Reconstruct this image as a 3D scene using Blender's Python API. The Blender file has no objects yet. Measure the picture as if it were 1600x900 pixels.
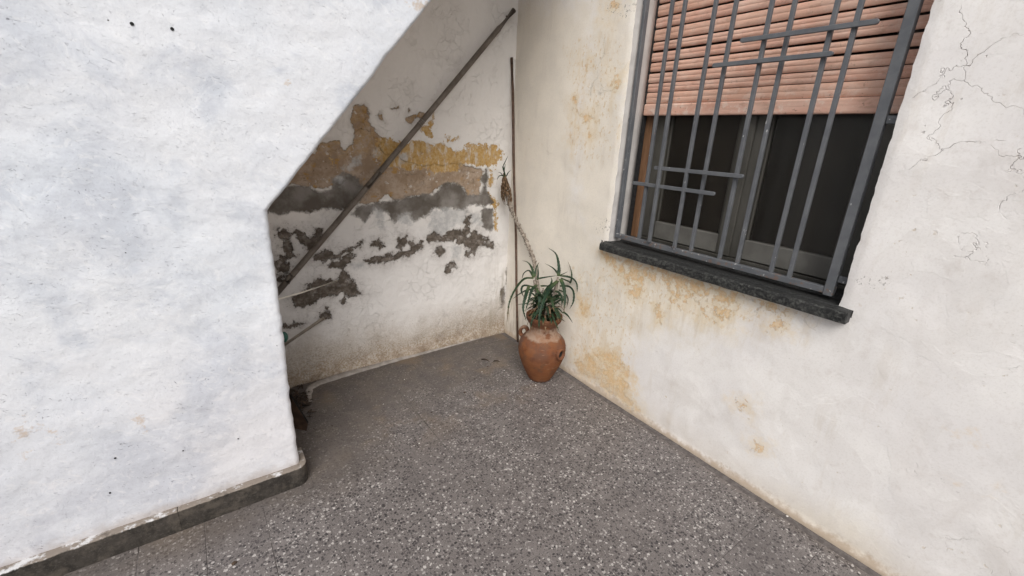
import bpy, bmesh, math, random
import numpy as np
from mathutils import Vector, Matrix

random.seed(7)
SC = bpy.context.scene
COL = SC.collection

# ------------------------------------------------------------------ camera
F_PX, YAW, PITCH, ROLL = 686.1136622647565, 0.6381285004190793, -0.33169476984861995, 0.04857691539652121
CAM = np.array([-1.9074, -2.6537, 1.5])
_cy, _sy = math.cos(YAW), math.sin(YAW)
FWD = np.array([_sy * math.cos(PITCH), _cy * math.cos(PITCH), math.sin(PITCH)])
_r0 = np.array([_cy, -_sy, 0.0])
_u0 = np.cross(_r0, FWD)
RIGHT = _r0 * math.cos(ROLL) + _u0 * math.sin(ROLL)
UP = -_r0 * math.sin(ROLL) + _u0 * math.cos(ROLL)
cam_data = bpy.data.cameras.new("camera")
cam = bpy.data.objects.new("camera", cam_data)
COL.objects.link(cam)
cam_data.sensor_width = 36.0
cam_data.lens = F_PX / 1600 * 36.0
cam_data.clip_start = 0.02
cam_data.clip_end = 500
M = Matrix((tuple(RIGHT), tuple(UP), tuple(-FWD))).transposed().to_4x4()
M.translation = Vector(CAM)
cam.matrix_world = M
SC.camera = cam

# ------------------------------------------------------------------ light
SUN_EL, SUN_AZ = 46.0, 217.0      # azimuth measured clockwise from +y
world = bpy.data.worlds.new("World")
SC.world = world
world.use_nodes = True
wn = world.node_tree
wn.nodes.clear()
w_out = wn.nodes.new("ShaderNodeOutputWorld")
w_bg = wn.nodes.new("ShaderNodeBackground")
w_sky = wn.nodes.new("ShaderNodeTexSky")
w_sky.sky_type = 'NISHITA'
w_sky.sun_disc = False
w_sky.sun_elevation = math.radians(SUN_EL)
w_sky.sun_rotation = math.radians(SUN_AZ)
w_sky.air_density = 1.0
w_sky.dust_density = 4.0
w_sky.ozone_density = 1.0
w_hsv = wn.nodes.new("ShaderNodeHueSaturation")      # a clouded sky is greyer than a clear one
w_hsv.inputs["Saturation"].default_value = 0.30
wn.links.new(w_sky.outputs[0], w_hsv.inputs["Color"])
wn.links.new(w_hsv.outputs[0], w_bg.inputs[0])
w_bg.inputs[1].default_value = 0.09
wn.links.new(w_bg.outputs[0], w_out.inputs[0])

sun_d = bpy.data.lights.new("sun", 'SUN')
sun_d.energy = 1.5
sun_d.angle = math.radians(38)
sun_d.color = (1.0, 0.965, 0.92)
sun = bpy.data.objects.new("sun", sun_d)
COL.objects.link(sun)
_a, _e = math.radians(SUN_AZ), math.radians(SUN_EL)
_to = Vector((math.sin(_a) * math.cos(_e), math.cos(_a) * math.cos(_e), math.sin(_e)))
sun.rotation_euler = _to.to_track_quat('Z', 'Y').to_euler()
sun.location = (-6, -8, 10)
SC.view_settings.view_transform = 'Standard'
SC.view_settings.look = 'None'
SC.view_settings.exposure = 0.55
SC.view_settings.gamma = 1.0


# ------------------------------------------------------------------ helpers: survey of the photograph
def ray(px, py):
    return FWD + (px - 800) / F_PX * RIGHT - (py - 450) / F_PX * UP


def on(px, py, ax, val):
    d = ray(px, py)
    return CAM + d * ((val - CAM[ax]) / d[ax])


def at_depth(px, py, P, off=0.0):
    """point on the ray at the distance of P, moved off metres away from the viewer"""
    d = ray(px, py)
    z = (np.asarray(P) - CAM) @ FWD + off
    return CAM + d * z


# ------------------------------------------------------------------ helpers: objects
def tag(o, label=None, cat=None, group=None, kind=None):
    if label: o["label"] = label
    if cat: o["category"] = cat
    if group: o["group"] = group
    if cat: o["kind"] = "thing"
    if kind: o["kind"] = kind
    return o


def link_mesh(name, me, mat=None, parent=None, smooth=False):
    o = bpy.data.objects.new(name, me)
    COL.objects.link(o)
    if mat is not None and not me.materials:
        me.materials.append(mat)
    if parent is not None:
        o.parent = parent
        o.matrix_parent_inverse = parent_matrix(parent).inverted()
    if smooth:
        me.polygons.foreach_set("use_smooth", [True] * len(me.polygons))
    return o


def parent_matrix(o):
    m = Matrix.LocRotScale(o.location, o.rotation_euler, o.scale)
    if o.parent is not None:
        m = parent_matrix(o.parent) @ o.matrix_parent_inverse @ m
    return m


def obj(name, bm, mat, parent=None, smooth=False):
    me = bpy.data.meshes.new(name)
    bmesh.ops.recalc_face_normals(bm, faces=bm.faces)
    bm.to_mesh(me)
    bm.free()
    return link_mesh(name, me, mat, parent, smooth)


def empty(name, loc):
    o = bpy.data.objects.new(name, None)
    COL.objects.link(o)
    o.location = loc
    o.empty_display_size = 0.1
    return o


def box_bm(x0, x1, y0, y1, z0, z1, bev=0.0, seg=1):
    bm = bmesh.new()
    bmesh.ops.create_cube(bm, size=1)
    for v in bm.verts:
        v.co = Vector(((x0 + x1) / 2 + v.co.x * (x1 - x0), (y0 + y1) / 2 + v.co.y * (y1 - y0), (z0 + z1) / 2 + v.co.z * (z1 - z0)))
    if bev > 0:
        bmesh.ops.bevel(bm, geom=list(bm.edges), offset=bev, segments=seg, affect='EDGES', profile=0.5)
    return bm


def frame_for(d):
    d = Vector(d).normalized()
    a = Vector((0, 0, 1)) if abs(d.z) < 0.9 else Vector((1, 0, 0))
    s = d.cross(a).normalized()
    return d, s, s.cross(d).normalized()


def tube_bm(pts, radii, n=10, bm=None, caps=True, jitter=0.0):
    bm = bm or bmesh.new()
    pts = [Vector(p) for p in pts]
    if not hasattr(radii, '__len__'): radii = [radii] * len(pts)
    rings = []
    ps = None
    for i, p in enumerate(pts):
        d = pts[min(i + 1, len(pts) - 1)] - pts[max(i - 1, 0)]
        d, s, t = frame_for(d)
        if ps is not None:
            s = (ps - d * ps.dot(d)).normalized()
            t = d.cross(s)
        ps = s
        ring = []
        for k in range(n):
            a = 2 * math.pi * k / n
            r = radii[i] * (1 + random.uniform(-jitter, jitter))
            ring.append(bm.verts.new(p + (s * math.cos(a) + t * math.sin(a)) * r))
        rings.append(ring)
    for a, b in zip(rings[:-1], rings[1:]):
        for k in range(n):
            bm.faces.new((a[k], a[(k + 1) % n], b[(k + 1) % n], b[k]))
    if caps:
        bm.faces.new(rings[0][::-1])
        bm.faces.new(rings[-1])
    return bm


def lathe_bm(profile, n=48, center=(0, 0), wob=0.0):
    bm = bmesh.new()
    rings = []
    for (r, z) in profile:
        ring = []
        for k in range(n):
            a = 2 * math.pi * k / n
            rr = r * (1 + wob * math.sin(2 * a + z * 9) + wob * 0.6 * math.sin(3 * a - z * 14))
            ring.append(bm.verts.new((center[0] + rr * math.cos(a), center[1] + rr * math.sin(a), z)))
        rings.append(ring)
    for a, b in zip(rings[:-1], rings[1:]):
        for k in range(n):
            bm.faces.new((a[k], a[(k + 1) % n], b[(k + 1) % n], b[k]))
    bm.faces.new(rings[0][::-1])
    bm.faces.new(rings[-1])
    return bm


# ------------------------------------------------------------------ helpers: fields over a wall
def vnoise(u, v, seed):
    rs = np.random.RandomState(seed)
    tab = rs.rand(256, 256)
    iu, iv = np.floor(u).astype(int), np.floor(v).astype(int)
    fu, fv = u - iu, v - iv
    fu = fu * fu * (3 - 2 * fu)
    fv = fv * fv * (3 - 2 * fv)
    g = lambda a, b: tab[a % 256, b % 256]
    return (g(iu, iv) * (1 - fu) + g(iu + 1, iv) * fu) * (1 - fv) + (g(iu, iv + 1) * (1 - fu) + g(iu + 1, iv + 1) * fu) * fv


def fbm(u, v, seed, oct=3):
    s, a, f, t = 0, 1.0, 1.0, 0
    for k in range(oct):
        s = s + a * (vnoise(u * f + 17.3 * k, v * f + 9.1 * k, seed + k) - 0.5)
        t += a
        a *= 0.5
        f *= 2.03
    return s / t


def sdf_poly(u, v, poly):
    """signed distance, positive inside"""
    d2 = np.full(u.shape, 1e9)
    inside = np.zeros(u.shape, bool)
    n = len(poly)
    for i in range(n):
        (ax, ay), (bx, by) = poly[i], poly[(i + 1) % n]
        ex, ey = bx - ax, by - ay
        L = ex * ex + ey * ey + 1e-12
        t = np.clip(((u - ax) * ex + (v - ay) * ey) / L, 0, 1)
        d2 = np.minimum(d2, (u - ax - t * ex) ** 2 + (v - ay - t * ey) ** 2)
        c = (ay > v) != (by > v)
        xi = ax + (v - ay) / (by - ay + (1e-12 if by == ay else 0)) * ex
        inside ^= c & (u < xi)
    d = np.sqrt(d2)
    return np.where(inside, d, -d)


def sdf_union(u, v, polys):
    r = np.full(u.shape, -0.25)
    for p in polys:
        xs = [q[0] for q in p]
        ys = [q[1] for q in p]
        m = (u > min(xs) - .25) & (u < max(xs) + .25) & (v > min(ys) - .25) & (v < max(ys) + .25)
        if m.any():
            r[m] = np.maximum(r[m], sdf_poly(u[m], v[m], p))
    return r


def grid_mesh(name, X, Y, Z, keep=None):
    """X, Y, Z: (rows, cols) arrays"""
    nr, nc = X.shape
    co = np.stack([X, Y, Z], -1).reshape(-1, 3)
    i = np.arange(nr * nc).reshape(nr, nc)
    q = np.stack([i[:-1, :-1], i[:-1, 1:], i[1:, 1:], i[1:, :-1]], -1).reshape(-1, 4)
    if keep is not None:
        q = q[keep.reshape(-1)]
    me = bpy.data.meshes.new(name)
    me.vertices.add(len(co))
    me.vertices.foreach_set("co", co.ravel())
    me.loops.add(q.size)
    me.loops.foreach_set("vertex_index", q.ravel())
    me.polygons.add(len(q))
    me.polygons.foreach_set("loop_start", np.arange(0, q.size, 4))
    me.polygons.foreach_set("loop_total", np.full(len(q), 4))
    me.update(calc_edges=True)
    me.validate()
    return me


def set_attr(me, name, arr):
    a = me.attributes.new(name, 'FLOAT', 'POINT')
    a.data.foreach_set("value", np.asarray(arr, dtype=np.float32).ravel())


# ------------------------------------------------------------------ helpers: node materials
class NT:
    def __init__(s, name, rough=0.8, spec=0.3):
        s.m = bpy.data.materials.new(name)
        s.m.use_nodes = True
        s.t = s.m.node_tree
        s.t.nodes.clear()
        s.out = s.t.nodes.new("ShaderNodeOutputMaterial")
        s.b = s.t.nodes.new("ShaderNodeBsdfPrincipled")
        s.t.links.new(s.b.outputs[0], s.out.inputs[0])
        s.b.inputs["Roughness"].default_value = rough
        s.b.inputs["Specular IOR Level"].default_value = spec
        s._pos = None

    def put(s, sock, v):
        if isinstance(v, bpy.types.NodeSocket):
            s.t.links.new(v, sock)
        elif isinstance(v, (tuple, list)):
            if sock.type == 'RGBA':
                sock.default_value = (*v, 1.0) if len(v) == 3 else v
            else:
                sock.default_value = v
        else:
            sock.default_value = v

    def pos(s):
        if s._pos is None:
            s._pos = s.t.nodes.new("ShaderNodeNewGeometry").outputs["Position"]
        return s._pos

    def objco(s):
        return s.t.nodes.new("ShaderNodeTexCoord").outputs["Object"]

    def rnd(s):
        return s.t.nodes.new("ShaderNodeObjectInfo").outputs["Random"]

    def attr(s, n):
        a = s.t.nodes.new("ShaderNodeAttribute")
        a.attribute_name = n
        return a.outputs["Fac"]

    def sep(s, v):
        n = s.t.nodes.new("ShaderNodeSeparateXYZ")
        s.put(n.inputs[0], v)
        return n.outputs

    def mapv(s, v, scale=(1, 1, 1), rot=(0, 0, 0), loc=(0, 0, 0)):
        n = s.t.nodes.new("ShaderNodeMapping")
        s.put(n.inputs["Vector"], v)
        n.inputs["Scale"].default_value = scale
        n.inputs["Rotation"].default_value = rot
        n.inputs["Location"].default_value = loc
        return n.outputs[0]

    def noise(s, scale, detail=3, rough=0.55, vec=None, dist=0.0, col=False):
        n = s.t.nodes.new("ShaderNodeTexNoise")
        s.put(n.inputs["Vector"], vec if vec is not None else s.pos())
        n.inputs["Scale"].default_value = scale
        n.inputs["Detail"].default_value = detail
        n.inputs["Roughness"].default_value = rough
        n.inputs["Distortion"].default_value = dist
        return n.outputs["Color" if col else "Fac"]

    def vor(s, scale, vec=None, feature='F1', out="Distance", rnd=1.0):
        n = s.t.nodes.new("ShaderNodeTexVoronoi")
        n.feature = feature
        s.put(n.inputs["Vector"], vec if vec is not None else s.pos())
        n.inputs["Scale"].default_value = scale
        n.inputs["Randomness"].default_value = rnd
        return n.outputs[out]

    def math(s, op, a, b=0.0, c=0.0, clamp=False):
        n = s.t.nodes.new("ShaderNodeMath")
        n.operation = op
        n.use_clamp = clamp
        s.put(n.inputs[0], a)
        s.put(n.inputs[1], b)
        s.put(n.inputs[2], c)
        return n.outputs[0]

    def add(s, *v):
        r = v[0]
        for q in v[1:]: r = s.math('ADD', r, q)
        return r

    def mul(s, *v):
        r = v[0]
        for q in v[1:]: r = s.math('MULTIPLY', r, q)
        return r

    def sub(s, a, b): return s.math('SUBTRACT', a, b)

    def step(s, v, lo, hi, o0=0.0, o1=1.0):
        n = s.t.nodes.new("ShaderNodeMapRange")
        n.interpolation_type = 'SMOOTHSTEP'
        s.put(n.inputs[0], v)
        for i, q in enumerate((lo, hi, o0, o1)): s.put(n.inputs[i + 1], q)
        return n.outputs[0]

    def mix(s, f, a, b, mode='MIX'):
        n = s.t.nodes.new("ShaderNodeMix")
        n.data_type = 'RGBA'
        n.blend_type = mode
        s.put(n.inputs[0], f)
        s.put(n.inputs[6], a)
        s.put(n.inputs[7], b)
        return n.outputs[2]

    def vadd(s, a, b):
        n = s.t.nodes.new("ShaderNodeVectorMath")
        n.operation = 'ADD'
        s.put(n.inputs[0], a)
        s.put(n.inputs[1], b)
        return n.outputs[0]

    def vscale(s, a, k):
        n = s.t.nodes.new("ShaderNodeVectorMath")
        n.operation = 'SCALE'
        s.put(n.inputs[0], a)
        s.put(n.inputs[3], k)
        return n.outputs[0]

    def color(s, c): s.put(s.b.inputs["Base Color"], c); return s

    def rough(s, r): s.put(s.b.inputs["Roughness"], r); return s

    def bump(s, h, dist=0.002, strength=1.0):
        n = s.t.nodes.new("ShaderNodeBump")
        n.inputs["Strength"].default_value = strength
        n.inputs["Distance"].default_value = dist
        s.put(n.inputs["Height"], h)
        s.t.links.new(n.outputs[0], s.b.inputs["Normal"])
        return s


# ---- lime-washed plaster of the stair wall
def mat_stair_wall():
    m = NT("limewash_plaster", 0.9, 0.2)
    # strokes run slightly downhill to the right, as the trowel and brush left them
    p = m.mapv(m.vadd(m.pos(), m.vscale(m.noise(5, 3, 0.5, None, 0, True), 0.10)), rot=(0, math.radians(-20), 0))
    ps = m.mapv(p, scale=(1.0, 1.0, 1.5))
    strokes = m.noise(19, 8, 0.70, ps, 1.3)
    lumps = m.noise(6, 5, 0.55)
    cloud = m.noise(3.4, 6, 0.62, m.vadd(m.pos(), (6, 1, 2)), 0.5)
    big = m.noise(1.7, 3, 0.5)
    base = m.mix(m.step(big, 0.35, 0.65), (0.70, 0.72, 0.755), (0.645, 0.685, 0.74))
    base = m.mix(m.mul(m.step(cloud, 0.45, 0.64), 0.85), base, (0.53, 0.565, 0.625))
    base = m.mix(m.mul(m.step(lumps, 0.50, 0.70), 0.35), base, (0.60, 0.63, 0.69))
    base = m.mix(m.mul(m.step(strokes, 0.50, 0.66), m.math('MULTIPLY_ADD', m.step(cloud, 0.42, 0.6), 0.42, 0.08)), base, (0.50, 0.52, 0.58))
    base = m.mix(m.mul(m.step(strokes, 0.47, 0.36), 0.4), base, (0.78, 0.79, 0.81))
    grain = m.noise(90, 5, 0.72)
    base = m.mix(m.mul(m.step(grain, 0.48, 0.64), 0.16), base, (0.52, 0.54, 0.58))
    # thin scratches and pits that hold grime, thicker in some zones
    zone = m.math('MAXIMUM', m.step(cloud, 0.50, 0.64), m.mul(m.step(m.noise(5.6, 4, 0.6), 0.54, 0.64), 0.7))
    scr = m.step(m.noise(55, 5, 0.68, m.mapv(p, scale=(0.8, 1, 2.2)), 2.0), 0.63, 0.69)
    scr2 = m.step(m.noise(130, 4, 0.65, m.mapv(p, scale=(0.9, 1, 1.4)), 1.5), 0.65, 0.71)
    scr = m.math('MAXIMUM', scr, m.mul(scr2, 0.6))
    base = m.mix(m.mul(scr, m.math('MULTIPLY_ADD', zone, 0.85, 0.06)), base, (0.22, 0.22, 0.27))
    pit = m.step(m.vor(21), 0.055, 0.025)
    pit = m.mul(pit, m.step(m.noise(9, 2), 0.58, 0.62))
    base = m.mix(m.mul(pit, 0.9), base, (0.10, 0.095, 0.09))
    # rust-coloured stains and the flaked patch at the top of the slope
    st = m.step(m.add(m.attr("stain"), m.mul(m.sub(m.noise(30, 5, 0.7), 0.5), 0.16)), -0.004, 0.02)
    base = m.mix(m.mul(st, 0.75), base, m.mix(m.noise(60, 3), (0.42, 0.30, 0.20), (0.62, 0.55, 0.48)))
    # splash-dirt along the foot
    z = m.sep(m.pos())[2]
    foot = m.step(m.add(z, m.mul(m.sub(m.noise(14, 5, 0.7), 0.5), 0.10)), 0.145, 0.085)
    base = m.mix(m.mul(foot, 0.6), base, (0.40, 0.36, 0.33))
    low_shade = m.step(z, 1.0, 0.2)
    base = m.mix(m.mul(low_shade, 0.7), base, (0.93, 0.885, 0.87), 'MULTIPLY')  # dimmer light low on the wall, multiplied into its colour
    m.color(base)
    ridge = m.mul(strokes, m.step(m.noise(3.1, 4, 0.6, m.vadd(m.pos(), (2, 4, 6))), 0.38, 0.62))
    h = m.add(m.mul(lumps, 2.2), m.mul(strokes, 0.08), m.mul(ridge, 0.24), m.mul(m.noise(30, 5, 0.6), 0.10), m.mul(scr, -0.22), m.mul(pit, -0.8))
    m.bump(h, 0.0052, 0.85)
    return m.m


# ---- back wall: white paint peeled off ochre paint, brown render and grey cement
def mat_back_wall():
    m = NT("peeling_plaster", 0.9, 0.2)
    n1 = m.sub(m.noise(11, 9, 0.70), 0.5)
    n2 = m.sub(m.noise(55, 6, 0.70), 0.5)
    n3 = m.sub(m.noise(24, 8, 0.72), 0.5)
    warp = m.add(m.mul(n1, 0.11), m.mul(n2, 0.035))
    warp2 = m.add(m.mul(n3, 0.125), m.mul(n2, 0.03))
    x, y, z = m.sep(m.pos())
    white = m.mix(m.step(m.noise(3.0, 4), 0.35, 0.68), (0.84, 0.81, 0.775), (0.79, 0.76, 0.725))
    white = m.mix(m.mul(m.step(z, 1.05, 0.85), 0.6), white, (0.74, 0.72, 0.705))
    grime = m.step(m.noise(5, 7, 0.7), 0.52, 0.78)
    white = m.mix(m.mul(grime, 0.32), white, (0.38, 0.35, 0.32))
    speck = m.mul(m.step(m.noise(70, 3, 0.7), 0.66, 0.72), m.step(m.noise(6, 3), 0.5, 0.65))
    white = m.mix(m.mul(speck, 0.6), white, (0.22, 0.18, 0.14))
    # splash zone
    dz = m.add(z, m.mul(n1, 0.16), m.mul(m.sub(m.noise(3.2, 4, 0.6), .5), 0.26))
    dirt = m.step(dz, 0.42, 0.02)
    dsp = m.step(m.noise(95, 5, 0.75), 0.40, 0.62)
    white = m.mix(m.mul(dirt, m.math('MULTIPLY_ADD', dsp, 0.40, 0.60)), white, (0.30, 0.23, 0.155))
    brn = m.mul(m.step(m.add(z, m.mul(n1, 0.20)), 0.15, 0.0), m.step(m.noise(13, 7, 0.72), 0.38, 0.66))
    white = m.mix(m.mul(brn, 0.7), white, (0.17, 0.11, 0.065))
    sps = m.mul(m.step(m.noise(120, 3, 0.7), 0.64, 0.70), m.step(dz, 0.5, 0.25))
    white = m.mix(m.mul(sps, 0.7), white, (0.14, 0.10, 0.07))
    tan = m.mix(m.step(n1, -0.12, 0.12), (0.33, 0.24, 0.165), (0.47, 0.37, 0.285))
    tan = m.mix(m.mul(m.step(n3, 0.04, 0.14), 0.5), tan, (0.30, 0.265, 0.23))
    tan = m.mix(m.step(m.noise(40, 5, 0.7), 0.55, 0.7), tan, (0.235, 0.165, 0.10))
    tan = m.mix(m.mul(m.step(m.noise(13, 3, 0.6, m.vadd(m.pos(), (4, 2, 7))), 0.58, 0.66), 0.75), tan, (0.44, 0.25, 0.07))
    up_och = m.mul(m.step(m.add(z, m.mul(n1, 0.5)), 1.28, 1.42), m.step(n3, -0.06, 0.05))
    tan = m.mix(m.mul(up_och, 0.5), tan, m.mix(m.step(n2, -.1, .1), (0.36, 0.205, 0.06), (0.50, 0.33, 0.14)))
    scab = m.mul(m.step(m.noise(21, 8, 0.72, m.vadd(m.pos(), (8, 8, 8))), 0.60, 0.615), m.step(z, 1.08, 1.2))
    tan = m.mix(m.mul(scab, 0.9), tan, (0.60, 0.555, 0.505))
    crk = m.step(m.vor(17, m.vadd(m.pos(), m.vscale(m.noise(9, 4, 0.6, None, 0, True), 0.16)), 'DISTANCE_TO_EDGE'), 0.014, 0.004)
    crk = m.mul(crk, m.step(m.noise(5, 2), 0.48, 0.55))
    tan = m.mix(m.mul(crk, 0.7), tan, (0.13, 0.09, 0.06))
    ochre = m.mix(m.step(n2, -0.14, 0.12), (0.47, 0.275, 0.085), (0.57, 0.40, 0.19))
    ochre = m.mix(m.mul(m.step(m.noise(15, 7, 0.70, m.mapv(m.pos(), scale=(1.7, 1, 0.6))), 0.50, 0.60), 0.8), ochre, m.mix(m.step(n1, -0.05, 0.05), (0.46, 0.36, 0.26), (0.66, 0.60, 0.52)))
    grey = m.mix(m.step(m.noise(8, 5, 0.6), 0.38, 0.66), (0.135, 0.118, 0.10), (0.27, 0.25, 0.23))
    pale = m.mix(m.step(m.noise(18, 5, 0.7), 0.4, 0.62), (0.42, 0.42, 0.42), (0.60, 0.59, 0.575))
    dark = m.mix(m.step(m.noise(30, 4, 0.7), 0.4, 0.7), (0.10, 0.082, 0.066), (0.235, 0.20, 0.17))
    edge = 0.0035
    f_t = m.step(m.add(m.attr("tan"), warp), -edge, edge)
    f_o = m.step(m.add(m.math("MINIMUM", m.attr("ochre"), 0.034), m.mul(n1, 0.17), m.mul(n3, 0.13)), -edge, edge)
    f_g = m.step(m.add(m.attr("grey"), warp), -0.012, 0.010)
    f_p = m.step(m.add(m.attr("pale"), warp2), -0.02, 0.02)
    f_d = m.step(m.add(m.attr("dark"), warp2), -0.010, -0.002)
    # thin dark rim where the paint lifts: dirt plus painted edge shadow
    ghost = m.mul(m.step(m.add(m.attr("dark"), m.mul(n1, 0.16)), -0.05, 0.03), m.step(n3, -0.02, 0.08))
    rim_dirt_shade = m.step(m.add(m.math('MAXIMUM', m.attr("tan"), m.attr("dark")), warp2), -0.03, 0.0)
    c = m.mix(m.mul(rim_dirt_shade, 0.25), white, (0.40, 0.36, 0.32))
    smudge = m.step(m.add(m.attr("dark"), m.mul(n1, 0.30)), -0.10, 0.05)
    c = m.mix(m.mul(smudge, 0.42), c, (0.34, 0.31, 0.29))
    c = m.mix(m.mul(ghost, 0.65), c, (0.24, 0.21, 0.19))
    flk = m.mul(m.step(m.noise(70, 5, 0.7, m.mapv(m.pos(), scale=(1, 1, 1.4))), 0.60, 0.625), m.step(m.add(m.attr("dark"), m.mul(n1, 0.2)), -0.09, 0.02))
    c = m.mix(m.mul(flk, 0.8), c, (0.14, 0.115, 0.095))
    c = m.mix(f_t, c, tan)
    c = m.mix(f_o, c, ochre)
    c = m.mix(f_g, c, grey)
    c = m.mix(m.mul(f_p, 0.85), c, pale)
    c = m.mix(m.mul(f_d, m.step(m.noise(19, 6, 0.7, m.vadd(m.pos(), (5, 5, 5))), 0.30, 0.48, 0.45, 1.0)), c, dark)
    # damp streaks close to the corner
    damp = m.mul(m.step(x, -0.28, -0.02), m.step(z, 0.9, 0.2), m.step(m.noise(9, 5, 0.65, m.mapv(m.pos(), scale=(2.2, 1, 0.5))), 0.42, 0.68))
    c = m.mix(m.mul(damp, 0.6), c, (0.25, 0.21, 0.14))
    m.color(c)
    bare = m.math('MAXIMUM', m.math('MAXIMUM', f_t, m.mul(f_g, 0.9)), m.math('MAXIMUM', f_d, m.mul(f_o, 0.2)))
    lumps = m.noise(7, 4, 0.5)
    h = m.add(m.mul(bare, -1.3), m.mul(n2, 0.35), m.mul(lumps, 1.6), m.mul(m.noise(24, 4), 0.7), m.mul(m.noise(140, 3), m.math('MULTIPLY_ADD', bare, 0.22, 0.05)), m.mul(crk, -0.4))
    m.bump(h, 0.006, 0.9)
    return m.m


# ---- window wall: cream and white coats, ochre flakes
def mat_window_wall():
    m = NT("flaking_cream_plaster", 0.88, 0.22)
    x, y, z = m.sep(m.pos())
    n1 = m.sub(m.noise(12, 6, 0.62), 0.5)
    n2 = m.sub(m.noise(48, 5, 0.65), 0.5)
    big = m.noise(2.6, 4, 0.55)
    patch = m.noise(4.2, 5, 0.55, m.vadd(m.pos(), (3, 8, 1)), 0.6)
    white = m.mix(m.step(big, 0.4, 0.62), (0.84, 0.818, 0.795), (0.79, 0.765, 0.75))
    white = m.mix(m.mul(m.step(patch, 0.47, 0.53), 0.35), white, (0.74, 0.71, 0.685))
    white = m.mix(m.mul(m.step(patch, 0.60, 0.64), 0.5), white, (0.83, 0.81, 0.79))
    cream = m.mix(m.step(m.noise(6, 5, 0.6), 0.38, 0.62), (0.82, 0.765, 0.675), (0.77, 0.72, 0.64))
    cl = m.noise(3.0, 7, 0.66, m.vadd(m.pos(), (5, 2, 9)), 0.6)
    white = m.mix(m.mul(m.step(cl, 0.50, 0.68), 0.6), white, (0.66, 0.625, 0.595))
    white = m.mix(m.mul(m.step(m.noise(14, 6, 0.7, m.vadd(m.pos(), (1, 2, 9))), 0.54, 0.70), 0.35), white, (0.62, 0.57, 0.53))
    f_c = m.step(m.add(m.attr("cream"), m.mul(n1, 0.30)), -0.12, 0.10)
    c = m.mix(f_c, white, cream)
    vs = m.noise(11, 7, 0.68, m.mapv(m.vadd(m.pos(), m.vscale(m.noise(5, 3, 0.5, None, 0, True), 0.04)), scale=(1, 1.6, 0.28)))
    c = m.mix(m.mul(m.step(vs, 0.50, 0.68), m.step(m.noise(2.2, 4, 0.6, m.vadd(m.pos(), (2, 2, 7))), 0.40, 0.62), 0.42), c, (0.64, 0.585, 0.52))
    c = m.mix(m.mul(m.step(m.noise(120, 4, 0.75), 0.48, 0.66), 0.22), c, (0.56, 0.52, 0.48))
    # rain streaks under the sill
    streak = m.noise(17, 7, 0.72, m.mapv(m.vadd(m.pos(), m.vscale(m.noise(6, 3, 0.5, None, 0, True), 0.05)), scale=(1, 1.5, 0.22)))
    f_s = m.mul(m.step(m.add(m.attr("streak"), m.mul(n1, 0.3)), -0.02, 0.14), m.step(streak, 0.44, 0.68))
    c = m.mix(m.mul(f_s, 0.55), c, (0.60, 0.52, 0.41))
    # ochre where the top coat has come off
    dens = m.attr("ochre")
    n3 = m.sub(m.noise(33, 8, 0.72), 0.5)
    fl = m.add(m.math('MINIMUM', dens, 0.012), m.mul(n1, 0.16), m.mul(n3, 0.26))
    f_o = m.step(fl, 0.004, 0.012)
    f_h = m.step(m.add(m.math('MINIMUM', dens, 0.02), m.mul(n1, 0.3)), -0.10, 0.04)
    c = m.mix(m.mul(f_h, m.step(n3, 0.14, -0.06, 0.08, 0.50)), c, (0.75, 0.60, 0.38))
    bits = m.mul(m.step(m.noise(46, 7, 0.7, m.mapv(m.pos(), scale=(1, 1, 0.7))), 0.56, 0.60), m.step(m.add(m.attr('tint2'), m.mul(n1, 0.3)), -0.03, 0.06))
    c = m.mix(m.mul(bits, 0.62), c, (0.62, 0.46, 0.26))
    ys = m.mul(m.step(m.noise(9, 7, 0.7, m.mapv(m.vadd(m.pos(), (0, 4, 4)), scale=(1, 1.6, 0.35))), 0.46, 0.66), m.step(m.add(m.attr('tint2'), m.mul(n1, 0.3)), -0.08, 0.10))
    c = m.mix(m.mul(ys, 0.45), c, (0.68, 0.545, 0.36))
    och = m.mix(m.step(n2, -0.1, 0.12), (0.66, 0.40, 0.165), (0.74, 0.55, 0.33))
    c = m.mix(m.mul(f_o, 0.72), c, och)
    tint = m.step(m.add(m.attr('tint'), m.mul(n1, 0.2), m.mul(n3, 0.08)), -0.01, 0.03)
    c = m.mix(m.mul(tint, 0.5, m.step(n3, 0.10, -0.08)), c, (0.72, 0.535, 0.31))
    # small scattered flakes everywhere
    sm = m.mul(m.step(m.noise(38, 4, 0.6), 0.665, 0.685), m.step(m.noise(3.1, 3, 0.5, m.vadd(m.pos(), (1, 5, 3))), 0.5, 0.6))
    c = m.mix(m.mul(sm, 0.55), c, (0.60, 0.50, 0.37))
    # hairline cracks
    wv = m.vadd(m.pos(), m.vscale(m.noise(5, 5, 0.6, None, 0, True), 0.32))
    ck = m.step(m.vor(3.6, wv, 'DISTANCE_TO_EDGE'), 0.007, 0.001)
    ck = m.mul(ck, m.math('MAXIMUM', m.mul(m.step(m.noise(2.7, 4, 0.6, m.vadd(m.pos(), (9, 2, 4))), 0.56, 0.66), 0.6), m.step(m.add(m.attr('crack'), m.mul(n1, 0.5)), -0.02, 0.05)))
    c = m.mix(m.mul(ck, 0.42, m.step(m.noise(8, 3), 0.36, 0.58)), c, (0.42, 0.36, 0.31))
    scr = m.mul(m.step(m.noise(70, 3, 0.6, m.mapv(m.pos(), scale=(1, 0.7, 2.0)), 1.0), 0.675, 0.72), m.step(m.noise(4.5, 3), 0.50, 0.66))
    c = m.mix(m.mul(scr, 0.6), c, (0.36, 0.32, 0.29))
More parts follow.
